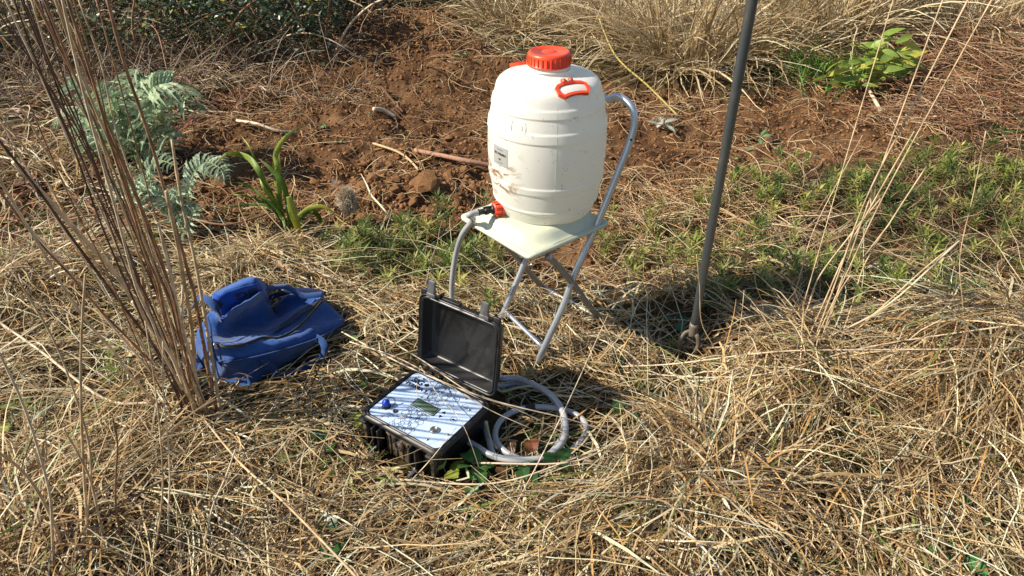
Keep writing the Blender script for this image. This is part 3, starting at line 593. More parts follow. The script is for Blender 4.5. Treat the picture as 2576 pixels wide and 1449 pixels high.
V, Fc = lathe(capprof(.0575, .437, .471), 72); cap = mesh('screw_cap', V, Fc, M_red); cap.parent = J
for k in range(30):
    a = 2*math.pi*k/30+.06; V, Fc = boxv((0, 0, 0), (.0028, .0024, .021), Matrix.Rotation(a, 4, 'Z') @ Matrix.Translation((0, -.0583, .4525)), .0006)
    if k == 0: ribme = [bpy.data.meshes.new('cap_rib')]; ribme[0].from_pydata([tuple(v) for v in boxv((0, 0, 0), (.0028, .0026, .021), Matrix.Translation((0, -.0583, .4525)), .0006)[0]], [], Fc); ribme[0].materials.append(M_red)
    o = bpy.data.objects.new('cap_rib', ribme[0]); COL.objects.link(o); o.parent = cap; o.rotation_euler = (0, 0, a)
V, Fc = lathe([(.056, .425), (.0595, .4265), (.0595, .4295), (.056, .431)], 64); o = mesh('neck_ring', V, Fc, M_jug); o.parent = J
V, Fc, _ = sweep([Vector((math.cos(math.radians(-84))*(wall(z)+.0002), math.sin(math.radians(-84))*(wall(z)+.0002), z)) for z in np.linspace(.05, .37, 60)], circ(.0003, 4)); o = mesh('mould_seam', V, Fc, M_jug); o.parent = J
# carrying handles: hinge knuckles and an octagonal grip lying on the shoulder
def handle(ang, folded):
    c, s = math.cos(ang), math.sin(ang); out = Vector((c, s, 0)); sd_ = Vector((-s, c, 0))
    base = out*.093+Vector((0, 0, .4165))
    parts = []
    for q in (-.0105, .0105): parts.append(sweep([base+sd_*(q-.004), base+sd_*(q+.004)], circ(.0085, 14))[:2])
    parts.append(sweep([base-sd_*.017, base+sd_*.017], circ(.0035, 8))[:2]); V, Fc = join(parts); h = mesh('handle_hinge', V, Fc, M_red); h.parent = J
    V, Fc = boxv((0, 0, 0), (.012, .012, .018), Matrix.Translation(base-Vector((0, 0, .005)))); o = mesh('hinge_lug', V, Fc, M_jug); o.parent = J
    dn = (out*.90+Vector((0, 0, folded))).normalized(); nn = sd_.cross(dn)
    def at(a, b): return base+dn*a+sd_*b
    loop = [at(.010, -.018), at(.010, .018), at(.014, .034), at(.022, .044), at(.042, .044), at(.053, .034), at(.049, .018), at(.048, 0), at(.049, -.018), at(.053, -.034), at(.042, -.044), at(.022, -.044), at(.014, -.034)]
    sec = [(-.0042, -.005), (-.0042, .005), (-.001, .005), (-.001, .002), (.001, .002), (.001, .005), (.0042, .005), (.0042, -.005)]
    pts = loop+[loop[0], loop[1]]; V, Fc, _ = sweep(pts, sec, up=nn, caps=False); g = mesh('carry_handle', V, Fc, M_red, sm=False); g.parent = J
    return g
handle(math.radians(-62), -.42)
handle(math.radians(118), -.25)
# sticker on the wall
def onwall(ang, z, d=.0008): r = wall(z)+d; return Vector((r*math.cos(ang), r*math.sin(ang), z))
a0, a1, z0, z1 = math.radians(-152), math.radians(-131), .190, .245; V = []; Fc = []; n_ = 10
for i in range(n_+1):
    for j in range(5): V.append(onwall(a0+(a1-a0)*i/n_, z0+(z1-z0)*j/4))
for i in range(n_):
    for j in range(4): a = i*5+j; Fc.append((a, a+5, a+6, a+1))
M_sticker = dirty('sticker_foil', (.36, .36, .33), (.30, .22, .15), .4); stk = mesh('sticker', V, Fc, M_sticker); stk.parent = J
def walltext(s, size, ac, zc, m=M_ink, par=stk, bold=.0002):
    V, Fc = textmesh(s, size, bold); V = [onwall(ac+v.x/wall(zc), zc+v.y, .0014) for v in V]; o = mesh('lettering', V, Fc, m, sm=False); o.parent = par; return o
am = (a0+a1)/2
walltext('SIG PERMEA', .0095, am, .224); walltext('=======', .006, am, .236, mat('blue_print', (.05, .12, .25), .5)); walltext('SIG', .007, am, .209); walltext('=======', .006, am, .199, mat('blue_print_low', (.05, .12, .25), .5))
walltext('558', .017, math.radians(-121), .312, M_jug, body, .0008)
V, Fc, _ = sweep([onwall(math.radians(-121)+u/.162, .312+v, .0006) for u, v in ((-.02, -.014), (.02, -.014), (.022, 0), (.02, .014), (-.02, .014), (-.022, 0), (-.02, -.014))], circ(.0009, 5)); o = mesh('moulded_mark', V, Fc, M_jug); o.parent = J
# spigot: red nut and black barb low on the left
sa = math.radians(-154); sdv = Vector((math.cos(sa), math.sin(sa), .03)); sb = sdv*.1465+Vector((0, 0, .034)); RM = Matrix.Translation(sb) @ sdv.to_track_quat('Z', 'Y').to_matrix().to_4x4()
V, Fc = lathe([(.0, .024), (.018, .024), (.0205, .022), (.0215, .004), (.0245, .003), (.0245, -.002), (0, -.002)], 8, M=RM); nut = mesh('spigot_nut', V, Fc, M_red, sm=False); nut.parent = J
for k in range(10):
    V, Fc = boxv((0, 0, 0), (.0035, .0035, .018), RM @ Matrix.Rotation(k*math.pi/5, 4, 'Z') @ Matrix.Translation((.0215, 0, .012)), .0005); o = mesh('nut_rib', V, Fc, M_red, sm=False); o.parent = nut
V, Fc = lathe([(.013, .022), (.013, .030), (.009, .031), (.009, .040), (.0115, .041), (.0115, .050), (.009, .051), (.0082, .066), (.0102, .068), (.0085, .076), (0, .076)], 16, M=RM); hb = mesh('hose_barb', V, Fc, M_black); hb.parent = J
V, Fc = boxv((0, 0, 0), (.006, .006, .022), RM @ Matrix.Translation((0, .011, .044)), .001); o = mesh('barb_clip', V, Fc, M_black); o.parent = J

# ------------------------------------------------------------------ hoses
hs = Vector((JX, JY, JZ))+sb+sdv*.070
hp = [hs, hs+sdv*.03+Vector((0, 0, -.002)), P(1190, 552, .475), P(1163, 590, .40), P(1147, 640, .30), P(1138, 700, .20), P(1137, 760, .10), Vector((-.19, 1.97, .03)), Vector((-.15, 1.87, .024)), Vector((-.09, 1.78, .02))]
ring = [(1259,950,.03),(1303,952,.03),(1347,970,.03),(1383,992,.03),(1409,1022,.035),(1422,1062,.03),(1418,1104,.036),(1392,1137,.036),(1347,1155,.036),(1286,1157,.036),(1237,1146,.03),(1206,1128,.03),(1180,1112,.03)]
p1 = hp+[P(a, b, c+.014) for a, b, c in ring]
H1 = tube('hose', p1, .0092, M_hose, n=12, sm=8); tag(H1, 'clear braided hose running from the jug spigot behind the lid to the case side', 'hose')
p2 = [Vector((-.10, 1.72, .014)), P(1250,978,.012), P(1294,973,.012), P(1338,977,.012), P(1378,1000,.014), P(1408,1036,.014), P(1418,1072,.014), P(1412,1110,.012), P(1385,1148,.012), P(1347,1167,.012), P(1300,1160,.012), P(1262,1136,.014), P(1246,1104,.018), P(1258,1068,.02), P(1292,1043,.02),
      P(1339,1032,.018), P(1391,1034,.018), P(1434,1044,.014), P(1466,1064,.012), P(1474,1090,.012), P(1456,1124,.012), P(1408,1156,.012), P(1339,1178,.012), P(1286,1178,.012), P(1244,1154,.014), P(1229,1112,.016), P(1222,1080,.02), Vector((-.075, 1.50, .03))]
p2 = [q+Vector((0, 0, .012)) for q in p2]
H2 = tube('hose', p2, .0088, M_hose, n=12, sm=8); tag(H2, 'second clear braided hose coiled flat on the straw right of the case', 'hose')
q2 = cr(p2, 8)
def joiner(par, path, c, L=.03):
    k = min(range(len(path)), key=lambda i: (path[i]-c).length); tube('hose_joiner', [path[k-1], path[k], path[k+1]] if (path[k+1]-path[k-1]).length > L*.7 else [path[k-2], path[k], path[k+2]], .0096, M_rubber, par, n=12, sm=3)
joiner(H2, q2, P(1332,1033,.018)); joiner(H2, q2, P(1400,1160,.012))
thin = tube('clear_tube', [Vector((-.06, 1.68, .03)), P(1262,985,.03), P(1300,976,.035), P(1345,972,.045), P(1375,990,.045), P(1392,1010,.03), P(1402,1020,.02)], .004, mat('yellowed_clear_tube', (.45, .38, .24), .3, var=.1), n=8)
tag(thin, 'thin yellowed tube lying along the hoses right of the lid', 'tube')
thin2 = tube('clear_tube', [P(1222,1060,.09), P(1228,1085,.05), P(1236,1110,.03), P(1252,1130,.03)], .004, bpy.data.materials['yellowed_clear_tube'], n=8)
tag(thin2, 'thin yellowed tube hanging from the case side down to the coil', 'tube')

# ------------------------------------------------------------------ instrument case
K = empty('instrument_case', (CC.x, CC.y, 0), 'open black rugged case with pale blue instrument panel lying on the straw', 'instrument case')
def L_(w_, d_, r, z): return (rrect(w_, d_, r, 6), z)
V, Fc = loft([L_(CW-.036, CD-.036, .02, -.122), L_(CW-.028, CD-.028, .022, -.118), L_(CW-.020, CD-.020, .022, -.035), L_(CW-.018, CD-.018, .022, -.018), L_(CW, CD, .026, -.017), L_(CW+.002, CD+.002, .026, -.012), L_(CW, CD, .026, -.004), L_(CW-.004, CD-.004, .025, -.0035), L_(CW-.006, CD-.006, .024, 0),
                 L_(CW-.012, CD-.012, .022, 0), L_(CW-.0125, CD-.0125, .022, -.003), L_(CW-.016, CD-.016, .021, -.003), L_(CW-.0165, CD-.0165, .020, .001), L_(CW-.024, CD-.024, .018, .001), L_(CW-.026, CD-.026, .017, -.006)], CM, cap1=True)
mesh('case_body', V, Fc, M_black, K)
PW, PD = CW-.030, CD-.030; PM = CM @ Matrix.Translation((0, 0, -.003))
V, Fc = loft([L_(PW, PD, .017, -.0025), L_(PW, PD, .017, 0)], PM); pan = mesh('instrument_panel', V, Fc, M_panel, K, sm=False)
def UV_(u, v, z=0): return PM @ Vector(((u-.5)*PW, (v-.5)*PD, z))
def FL(name, pts, m, z=.0004, par=pan):          # flat print: polygon of panel points
    return mesh(name, [UV_(u, v, z) for u, v in pts], [tuple(range(len(pts)))], m, par, sm=False)
def ringp(c, ru, w_, n=26, shape=None):
    V = []; Fc = []
    for k in range(n):
        a = 2*math.pi*k/n; f = shape(a) if shape else 1
        for q in (ru-w_/2, ru+w_/2): V.append((c[0]+math.cos(a)*q*f*(1 if not shape else 1), c[1]+math.sin(a)*q*f))
    for k in range(n): a = 2*k; b = 2*((k+1) % n); Fc.append((a, a+1, b+1, b))
    return V, Fc
def mmp(u, v): return ((u-.5)*PW, (v-.5)*PD)
def ptext(s, u, v, size, bold=.0, par=pan, rot=0.0):
    V, Fc = textmesh(s, size, bold); x0, y0 = mmp(u, v); c, s_ = math.cos(rot), math.sin(rot)
    return mesh('lettering', [PM @ Vector((x0+q.x*c-q.y*s_, y0+q.x*s_+q.y*c, .0005)) for q in V], Fc, M_ink, par, sm=False)
ptext('SIG', .135, .845, .026, .0012); ptext('PERMEA 3', .185, .745, .0165, .0008); ptext('START', .681, .865, .0060); ptext('STOP', .692, .723, .0062); ptext('CLEAR', .836, .808, .0060)
ptext('CHARGE', .235, .155, .0055); ptext('o-o-o', .228, .120, .0065); ptext('12 V DC', .225, .085, .0055)
leaf = [(0,-1),(0.08,-.45),(.45,-.55),(.38,-.35),(.85,.0),(.7,.08),(.75,.38),(.5,.32),(.42,.45),(.25,.25),(.33,.7),(.15,.62),(0,1),(-.15,.62),(-.33,.7),(-.25,.25),(-.42,.45),(-.5,.32),(-.75,.38),(-.7,.08),(-.85,0),(-.38,-.35),(-.45,-.55),(-.08,-.45)]
x0, y0 = mmp(.258, .855); mesh('leaf_emblem', [PM @ Vector((x0, y0, .0005))]+[PM @ Vector((x0+a*.011, y0+b*.011, .0005)) for a, b in leaf], [(0, k+1, (k+1) % len(leaf)+1) for k in range(len(leaf))], M_ink, pan, sm=False)
for (u, v) in ((.681, .865), (.692, .723), (.836, .808), (.861, .537)):
    Vr, Fr = ringp(mmp(u, v), .0095, .0009, 30); mesh('button_outline', [PM @ Vector((a, b, .0005)) for a, b in Vr], Fr, M_ink, pan, sm=False)
for (u, v, s) in ((.705, .572, 1), (.712, .483, 1)):
    x0, y0 = mmp(u, v); tri = [(-.007, -.004), (.006, -.005), (.001, .006)] if v > .5 else [(-.006, .005), (.006, .004), (-.001, -.006)]
    mesh('arrow_button', [PM @ Vector((x0+a, y0+b, .0005)) for a, b in tri], [(0, 1, 2) if v > .5 else (0, 2, 1)], M_ink, pan, sm=False)
x0, y0 = mmp(.861, .537); mesh('return_symbol', [PM @ Vector((x0+a, y0+b, .0005)) for a, b in ((-.006, -.001), (-.001, .004), (-.001, .002), (.004, .002), (.004, .004), (.006, .0), (.004, -.003), (-.001, -.003), (-.001, -.005))], [tuple(range(8, -1, -1))], M_ink, pan, sm=False)
Vr = []; x0, y0 = mmp(.075, .155)
for a, b, c_, d_ in ((-.009, 0, .009, 0), (-.003, 0, .003, .005), (.003, .005, .006, .005), (-.005, 0, .0, -.005), (0, -.005, .004, -.005)): Vr.append(sweep([PM @ Vector((x0+a, y0+b, .0004)), PM @ Vector((x0+c_, y0+d_, .0004))], circ(.0004, 4))[:2])
V, Fc = join(Vr); mesh('plug_symbol', V, Fc, M_ink, pan)
# LCD
def rectp(u, v, w_, d_): x0, y0 = mmp(u, v); return [(x0-w_/2, y0-d_/2), (x0+w_/2, y0-d_/2), (x0+w_/2, y0+d_/2), (x0-w_/2, y0+d_/2)]
lcd = mesh('display_frame', *boxv((*mmp(.480, .512), .001), (.082, .034, .0024), PM, .002), M_lcdb, pan); mesh('display_line', *boxv((*mmp(.480, .512), .0024), (.0775, .0295, .0006), PM, .001), mat('pale_line', (.5, .55, .52), .4), lcd); mesh('display_gap', *boxv((*mmp(.480, .512), .0028), (.0755, .0275, .0006), PM, .001), M_lcdb, lcd); mesh('display_glass', *boxv((*mmp(.480, .512), .0032), (.069, .0215, .0007), PM, .001), M_lcd, lcd)
# pebble print
cl = []; tries = 0; rr_ = random.Random(3)
lx0, ly0 = mmp(.480, .512)
while tries < 30000 and len(cl) < 520:
    tries += 1; R_ = (.0095 if tries < 500 else .0062 if tries < 2200 else .0036 if tries < 6000 else .0020)*rr_.uniform(.75, 1.1); v = rr_.uniform(.01, .99); u = rr_.uniform(.335, .335+.27)+.0
    x, y = mmp(u, v)
    if abs(y) > PD/2-R_ or (abs(x-lx0) < .043+R_ and abs(y-ly0) < .019+R_) or abs(x-mmp(.47, 0)[0]) > .036-R_*.5: continue
    if all(math.hypot(x-a, y-b) > R_+c+.0001 for a, b, c in cl): cl.append((x, y, R_))
VV = []
for x, y, R_ in cl:
    a3, a2, p3, p2_ = rr_.uniform(0, .14), rr_.uniform(.04, .20), rr_.uniform(0, 6), rr_.uniform(0, 6)
    v_, f_ = ringp((x, y), R_*.96, (.00085), 20 if R_ > .004 else 10, lambda t: 1+a3*math.cos(3*t+p3)+a2*math.cos(2*t+p2_)); VV.append(([PM @ Vector((a, b, .0004)) for a, b in v_], f_))
V, Fc = join(VV); tag(mesh('pebble_print', V, Fc, M_ink, pan, sm=False), kind='stuff')
# screws
Vs, Fs = lathe([(0, .0032), (.0009, .0032), (.0011, .0024), (.0013, .0032), (.0028, .0026), (.0040, .0012), (.0043, 0)], 14)
scm = bpy.data.meshes.new('panel_screw'); scm.from_pydata([tuple(v) for v in Vs], [], Fs); scm.materials.append(M_screw); scm.polygons.foreach_set('use_smooth', [True]*len(scm.polygons))
for u, v in ((.156,.933),(.037,.734),(.047,.244),(.181,.05),(.499,.053),(.821,.065),(.952,.281),(.908,.798),(.764,.95),(.452,.949)):
    o = bpy.data.objects.new('panel_screw', scm); COL.objects.link(o); o.parent = pan; o.matrix_parent_inverse = Matrix(); o.matrix_local = Matrix.Translation(UV_(u, v, 0)) @ Matrix.Rotation(rnd.uniform(0, 3), 4, 'Z')
def PL(name, u, v, prof_, m, par=pan, n=28): return mesh(name, *lathe(prof_, n, M=PM @ Matrix.Translation((*mmp(u, v), 0))), m, par)
PL('dial', .796, .244, [(0, .005), (.006, .005), (.0068, .0065), (.0078, .0065), (.0085, .005), (.0085, .006), (.011, .0055), (.0130, .003), (.0135, 0)], M_screw)
PL('power_jack', .254, .220, [(0, .001), (.0028, .001), (.003, .003), (.0062, .003), (.0068, .002), (.0068, 0)], M_rubber)
PL('plug_collar', .121, .222, [(0, .009), (.0105, .009), (.0115, .007), (.0115, .003), (.0135, .003), (.0135, 0)], M_rubber, n=6)
bc = PL('blue_plug_cap', .121, .222, [(0, .0235), (.0035, .0235), (.004, .021), (.0075, .021), (.0085, .019), (.0095, .019), (.0100, .018), (.0100, .010), (.0100, .009)], M_blueplug)
for k in range(16): o = mesh('cap_rib', *boxv((0, 0, 0), (.0012, .0012, .008), PM @ Matrix.Translation((*mmp(.121, .222), .014)) @ Matrix.Rotation(k*math.pi/8, 4, 'Z') @ Matrix.Translation((.0102, 0, 0))), M_blueplug, bc, sm=False)
x0, y0 = mmp(.121, .222); tube('cap_tether', [PM @ Vector((x0+.002, y0+.001, .022)), PM @ Vector((x0+.004, y0+.012, .026)), PM @ Vector((x0+.012, y0+.020, .020)), PM @ Vector((x0+.017, y0+.017, .010)), PM @ Vector((x0+.014, y0+.008, .002))], .0011, M_rubber, pan, n=6)
# front furniture of the case (handle side, local -y)
yf = -CD/2+.008
for xc in (-.078, -.058, .052, .072): mesh('front_rib', *boxv((xc, yf-.010, -.052), (.005, .030, .075), CM, .001), M_black, K)
for xc, s in ((-.118, 1), (.118, -1)):
    V, Fc = boxv((xc, yf-.007, -.015), (.028, .026, .008), CM, .001); ear = mesh('corner_ear', V, Fc, M_black, K); mesh('ear_hole', *lathe([(0, .0003), (.0035, .0003), (.0036, 0)], 12, M=CM @ Matrix.Translation((xc, yf-.013, -.0108))), M_rubber, ear)
for xc in (-.118, .118): mesh('corner_web', *boxv((xc, yf-.003, -.062), (.012, .018, .085), CM, .002), M_muddy, K)
mesh('front_panel', *boxv((0, yf-.001, -.060), (.095, .006, .080), CM, .003), M_muddy, K)
for a in range(4): mesh('front_flute', *boxv((-.032+a*.021, yf-.005, -.062), (.006, .006, .07), CM, .002), M_muddy, K)
VM = CM @ Matrix.Translation((.006, yf-.005, -.045)) @ Matrix.Rotation(math.pi/2, 4, 'X')
mesh('pressure_valve', *lathe([(0, .010), (.003, .010), (.0035, .007), (.006, .007), (.007, .010), (.010, .010), (.0105, .007), (.0125, .007), (.014, .009), (.015, .006), (.015, 0)], 24, M=VM), M_muddy, K)
hl = [CM @ Vector(q) for q in ((-.070, yf-.018, -.078), (-.076, yf-.034, -.088), (-.074, yf-.052, -.098), (-.055, yf-.060, -.103), (0, yf-.062, -.104), (.052, yf-.060, -.103), (.072, yf-.052, -.098), (.074, yf-.034, -.088), (.066, yf-.018, -.078))]
hd = strap('carry_handle', hl, .016, .008, (0, 0, 1), M_black, K)
mesh('handle_hook', *boxv((.071, yf-.036, -.080), (.010, .030, .004), CM, .001), M_latch, K)
for a in range(6): mesh('hinge_knuckle', *boxv((-.085+a*.034, CD/2+.006, -.004), (.016, .014, .012), CM, .003), M_black, K)
mesh('hinge_ledge', *boxv((0, CD/2-.002, -.012), (.20, .014, .008), CM, .002), M_muddy, K)
# lid: hinged on the far long side, leaning back
HM = CM @ Matrix.Translation((0, CD/2+.007, .004)) @ Matrix.Rotation(math.radians(98), 4, 'X') @ Matrix.Translation((0, CD/2+.004, 0)) 
# in the lid frame: +y runs from hinge to free edge, the hollow opens towards +z
LM = CM @ Matrix.Translation((0, CD/2+.007, .004)) @ Matrix.Rotation(math.radians(82), 4, 'X') @ Matrix.Translation((0, CD/2+.004, 0))
V, Fc = loft([L_(CW-.050, CD-.050, .02, -.046), L_(CW-.030, CD-.030, .026, -.042), L_(CW-.016, CD-.016, .026, -.012), L_(CW, CD, .026, -.011), L_(CW+.002, CD+.002, .026, -.005), L_(CW, CD, .026, 0), L_(CW-.006, CD-.006, .024, .0005), L_(CW-.009, CD-.009, .023, -.004), L_(CW-.013, CD-.013, .022, -.004), L_(CW-.014, CD-.014, .021, 0),
                 L_(CW-.024, CD-.024, .018, 0), L_(CW-.027, CD-.027, .017, -.004), L_(CW-.042, CD-.042, .015, -.034), L_(CW-.052, CD-.052, .012, -.0395)], LM)
lid = mesh('lid', V, Fc, dirty('lid_black_plastic', (.013, .013, .0135), (.075, .068, .055), .38, scale=14, lo=.5, hi=.85, fine=110), K)
for xc in (-.090, .090):
    lt = mesh('latch', *boxv((xc, CD/2+.033, .006), (.027, .040, .006), LM @ Matrix.Identity(4), .002), M_latch, lid)
    mesh('latch_clip', *boxv((xc, CD/2+.008, .004), (.030, .012, .012), LM, .002), M_latch, lt)
    for k in range(8): mesh('grip_ridge', *boxv((xc, CD/2+.018+k*.0042, .0098), (.022, .0018, .0016), LM), M_latch, lt, sm=False)
    for q in (-.022, .022): mesh('latch_rib', *boxv((xc+q, CD/2+.006, -.012), (.004, .016, .02), LM, .001), M_black, lid)
for xc in (-.122, .122):
    mesh('lid_ear', *boxv((xc, CD/2+.004, -.006), (.024, .022, .008), LM, .002), M_black, lid)
mesh('lid_rib', *boxv((-.03, CD/2+.004, -.01), (.06, .006, .014), LM, .001), M_black, lid)

# ------------------------------------------------------------------ blue canvas bag
def BP(cx, cy, z):
    z = z*(1+.45*float(smooth(.02, .06, z))); return P(415.3+cx*.26455, 638.9+cy*.26455, z+BZ)
BZ = g1(-.75, 1.9)
BG = empty('canvas_bag', (-.76, 1.9, 0), 'floppy blue canvas tool bag lying open on the straw behind the dead stalks', 'bag')
rows = [
 [(280,990,-.02),(455,1190,-.02),(700,1285,-.02),(815,1290,-.02),(1000,1170,-.02),(1200,1050,-.02),(1480,880,-.02),(1725,690,-.02)],
 [(285,900,.03),(470,1130,.015),(640,1160,.02),(800,1150,.025),(1000,1060,.03),(1200,960,.03),(1470,840,.02),(1722,668,.005)],
 [(292,840,.06),(500,1010,.055),(640,1020,.068),(850,975,.065),(1050,925,.06),(1250,868,.055),(1470,788,.045),(1716,645,.02)],
 [(300,780,.075),(455,900,.082),(640,925,.085),(830,895,.082),(1010,850,.078),(1230,790,.072),(1480,690,.055),(1705,625,.028)],
 [(310,730,.09),(465,850,.095),(640,868,.095),(820,835,.09),(930,795,.082),(1100,790,.068),(1320,660,.065),(1620,540,.04)],
 [(350,660,.10),(490,770,.09),(670,790,.065),(820,765,.055),(930,745,.055),(1060,700,.060),(1240,600,.072),(1500,440,.07)],
 [(390,590,.115),(520,690,.095),(650,690,.055),(800,650,.05),(940,640,.045),(1080,610,.035),(1210,540,.05),(1470,420,.065)],
 [(430,545,.12),(535,620,.115),(650,590,.10),(800,520,.095),(960,460,.085),(1040,540,.03),(1170,450,.06),(1440,400,.06)],
 [(435,535,.12),(545,600,.13),(640,530,.14),(790,445,.15),(935,368,.155),(1020,500,.03),(1190,392,.075),(1430,385,.05)],
 [(440,520,.05),(560,560,.04),(660,500,.04),(800,430,.04),(930,420,.03),(1020,480,-.01),(1200,400,-.02),(1420,390,-.02)]]
G_ = np.array([[BP(*c)[:] for c in r] for r in rows])
def crm(A, n):
    A = np.concatenate([2*A[:1]-A[1:2], A, 2*A[-1:]-A[-2:-1]]); out = []
    for i in range(1, len(A)-2):
        for k in range(n):
            t = k/n; a, b, c, d = A[i-1:i+3]; out.append(.5*((2*b)+(c-a)*t+(2*a-5*b+4*c-d)*t*t+(3*b-a-3*c+d)*t**3))
    out.append(A[-2]); return np.array(out)
D = crm(G_, 8); D = np.swapaxes(crm(np.swapaxes(D, 0, 1), 8), 0, 1); nr, nc = D.shape[:2]
D[..., 2] += (fbm(D[..., 0]*16+D[..., 1]*9, D[..., 1]*22, 91)-.5)*.022+(fbm(D[..., 0]*45, D[..., 1]*40, 93)-.5)*.006
def gridmesh(name, D, m, parent, thick=.0):
    nr, nc = D.shape[:2]; V = D.reshape(-1, 3); i = (np.arange(nr-1)[:, None]*nc+np.arange(nc-1)[None, :]).ravel(); Fq = np.stack([i, i+1, i+1+nc, i+nc], 1)
    o = mesh(name, V, Fq, m, parent)
    if thick: md = o.modifiers.new('thick', 'SOLIDIFY'); md.thickness = thick; md.offset = -1
    return o
gridmesh('bag_body', D, M_bag, BG, .0025)
def bagpts(path, lift=.002): return [BP(a, b, c)+Vector((0, -.001, lift)) for a, b, c in path]
zp = [(475,865,.100),(560,882,.100),(640,880,.098),(740,865,.095),(830,835,.092),(930,798,.086),(1040,803,.078),(1100,795,.072),(1200,745,.072),(1300,668,.074),(1400,560,.078),(1495,450,.082)]
zs = strap('zip_tape', bagpts(zp), .010, .002, (0, -.3, 1), M_rubber, BG); tube('zip_teeth', bagpts(zp, .005), .0018, mat('dull_zip', (.12, .10, .07), .4, .6), zs, n=6)
zp2 = [(1000,745,.062),(1090,690,.065),(1180,625,.07),(1280,575,.075),(1390,520,.08),(1480,440,.082)]
zs2 = strap('zip_tape', bagpts(zp2), .007, .002, (0, -.3, 1), M_rubber, BG); tube('zip_teeth', bagpts(zp2, .0045), .0015, bpy.data.materials['dull_zip'], zs2, n=6)
mesh('zip_pull', *join([sweep(bagpts([(468,850,.107),(485,880,.104),(500,915,.098)]), circ(.0028, 6))[:2], sweep(bagpts([(475,845,.108),(470,885,.102)]), circ(.004, 6))[:2]]), M_screw, BG)
seam = [(500,1012,.060),(640,1024,.073),(850,980,.070),(1050,930,.065),(1250,873,.060),(1470,793,.050),(1700,655,.026)]; tube('bag_piping', bagpts(seam, .0), .0035, M_strap, BG, n=8)
tube('bag_piping', bagpts([(400,600,.122),(430,690,.118),(440,780,.110),(452,860,.1),(480,980,.07),(560,1090,.04),(640,1140,.025)], .002), .0035, M_strap, BG, n=8)
# gap in the opening
gp_ = np.array([[BP(1020+(1470-1020)*t, 770-(770-445)*t-18*math.sin(math.pi*t)*s_+(0), .070+.012*t)[:] for t in np.linspace(0, 1, 20)] for s_ in np.linspace(-1.2, 2.4, 8)]); gp_[..., 2] += .003
gridmesh('lining_fold', gp_, M_bagin, BG, .002)
# rolled back lump with the printed patch
lump = [
 [(440,420,.13),(520,640,.08),(660,560,.08),(800,480,.08),(930,400,.09),(985,480,.05)],
 [(445,400,.15),(540,560,.12),(680,495,.125),(820,420,.13),(930,365,.14),(985,420,.09)],
 [(455,385,.16),(510,470,.15),(650,410,.155),(790,360,.16),(900,325,.165),(978,370,.11)],
 [(470,368,.165),(520,390,.168),(620,335,.175),(770,290,.185),(880,275,.185),(965,320,.13)],
 [(480,360,.16),(540,335,.165),(640,285,.175),(760,235,.19),(870,225,.19),(955,290,.13)],
 [(470,365,.12),(560,322,.13),(660,268,.15),(780,218,.17),(880,222,.16),(950,280,.11)],
 [(480,380,.0),(570,330,.02),(680,290,.02),(790,240,.02),(880,245,.02),(950,300,.0)]]
LD = np.array([[BP(*c)[:] for c in r] for r in lump]); LD = crm(LD, 8); LD = np.swapaxes(crm(np.swapaxes(LD, 0, 1), 8), 0, 1); LD[..., 2] += (fbm(LD[..., 0]*20, LD[..., 1]*20, 95)-.5)*.012
gridmesh('bag_end_flap', LD, M_bag, BG, .0025)
# patch, a little proud of the flap face
pr = LD[4:24, 3:38].copy(); e1 = np.gradient(pr, axis=1); e0 = np.gradient(pr, axis=0); nrm = np.cross(e1, e0); nrm /= np.linalg.norm(nrm, axis=2, keepdims=True); nrm *= np.sign(nrm[..., 1:2])*-1
pp_ = pr+nrm*.005; pt = gridmesh('printed_patch', pp_, M_patch, BG, .001)
def patchpt(a, b):                                   # a 0..1 left to right, b 0..1 bottom to top
    i = b*(pp_.shape[0]-1); j = a*(pp_.shape[1]-1); i0, j0 = min(int(max(i, 0)), pp_.shape[0]-2), min(int(max(j, 0)), pp_.shape[1]-2); fi, fj = i-i0, j-j0
    p = (pp_[i0, j0]*(1-fi)*(1-fj)+pp_[i0+1, j0]*fi*(1-fj)+pp_[i0, j0+1]*(1-fi)*fj+pp_[i0+1, j0+1]*fi*fj); return Vector(p+nrm[i0, j0]*.0018)
V, Fc = textmesh('SIG', 1, .03); mesh('lettering', [patchpt(.60-v.x*.27, .66-v.y*.40) for v in V], Fc, M_ink, pt, sm=False)
mesh('leaf_emblem', [patchpt(.17, .62)]+[patchpt(.17-a*.06, .62-b*.17) for a, b in leaf], [(0, (k+1) % len(leaf)+1, k+1) for k in range(len(leaf))], M_ink, pt, sm=False)
strap('bag_handle', bagpts([(880,955,.060),(930,1010,.055),(1010,1080,.035),(1080,1150,.012),(1150,1165,.010),(1280,1105,.012),(1400,1040,.015),(1500,970,.030),(1520,900,.045),(1490,830,.050),(1430,795,.05)]), .022, .0025, (.1, -.7, .7), M_strap, BG)
strap('bag_handle', bagpts([(950,330,.13),(1050,318,.12),(1150,315,.11),(1230,360,.095),(1310,400,.085),(1420,395,.085),(1495,385,.085)]), .020, .0025, (0, -.5, .85), M_strap, BG)
strap('bag_handle', bagpts([(965,430,.07),(1060,395,.07),(1200,355,.075),(1350,350,.08),(1480,372,.08),(1510,400,.075)]), .018, .0025, (0, -.8, .6), M_bagin, BG)
strap('bag_handle', bagpts([(535,650,.11),(510,580,.135),(470,510,.155),(410,440,.165),(340,420,.155),(285,455,.12),(255,520,.06)]), .022, .0025, (-.2, -.6, .8), M_strap, BG)
strap('side_strap', bagpts([(200,560,.05),(165,620,.03),(120,700,.02),(85,780,.015),(100,830,.01)]), .022, .0025, (0, -.4, .9), M_strap, BG)
strap('side_strap', bagpts([(330,800,.06),(270,900,.02),(255,940,.01),(300,1030,.01),(340,1100,.01)]), .020, .0025, (-.3, -.3, .9), M_strap, BG)
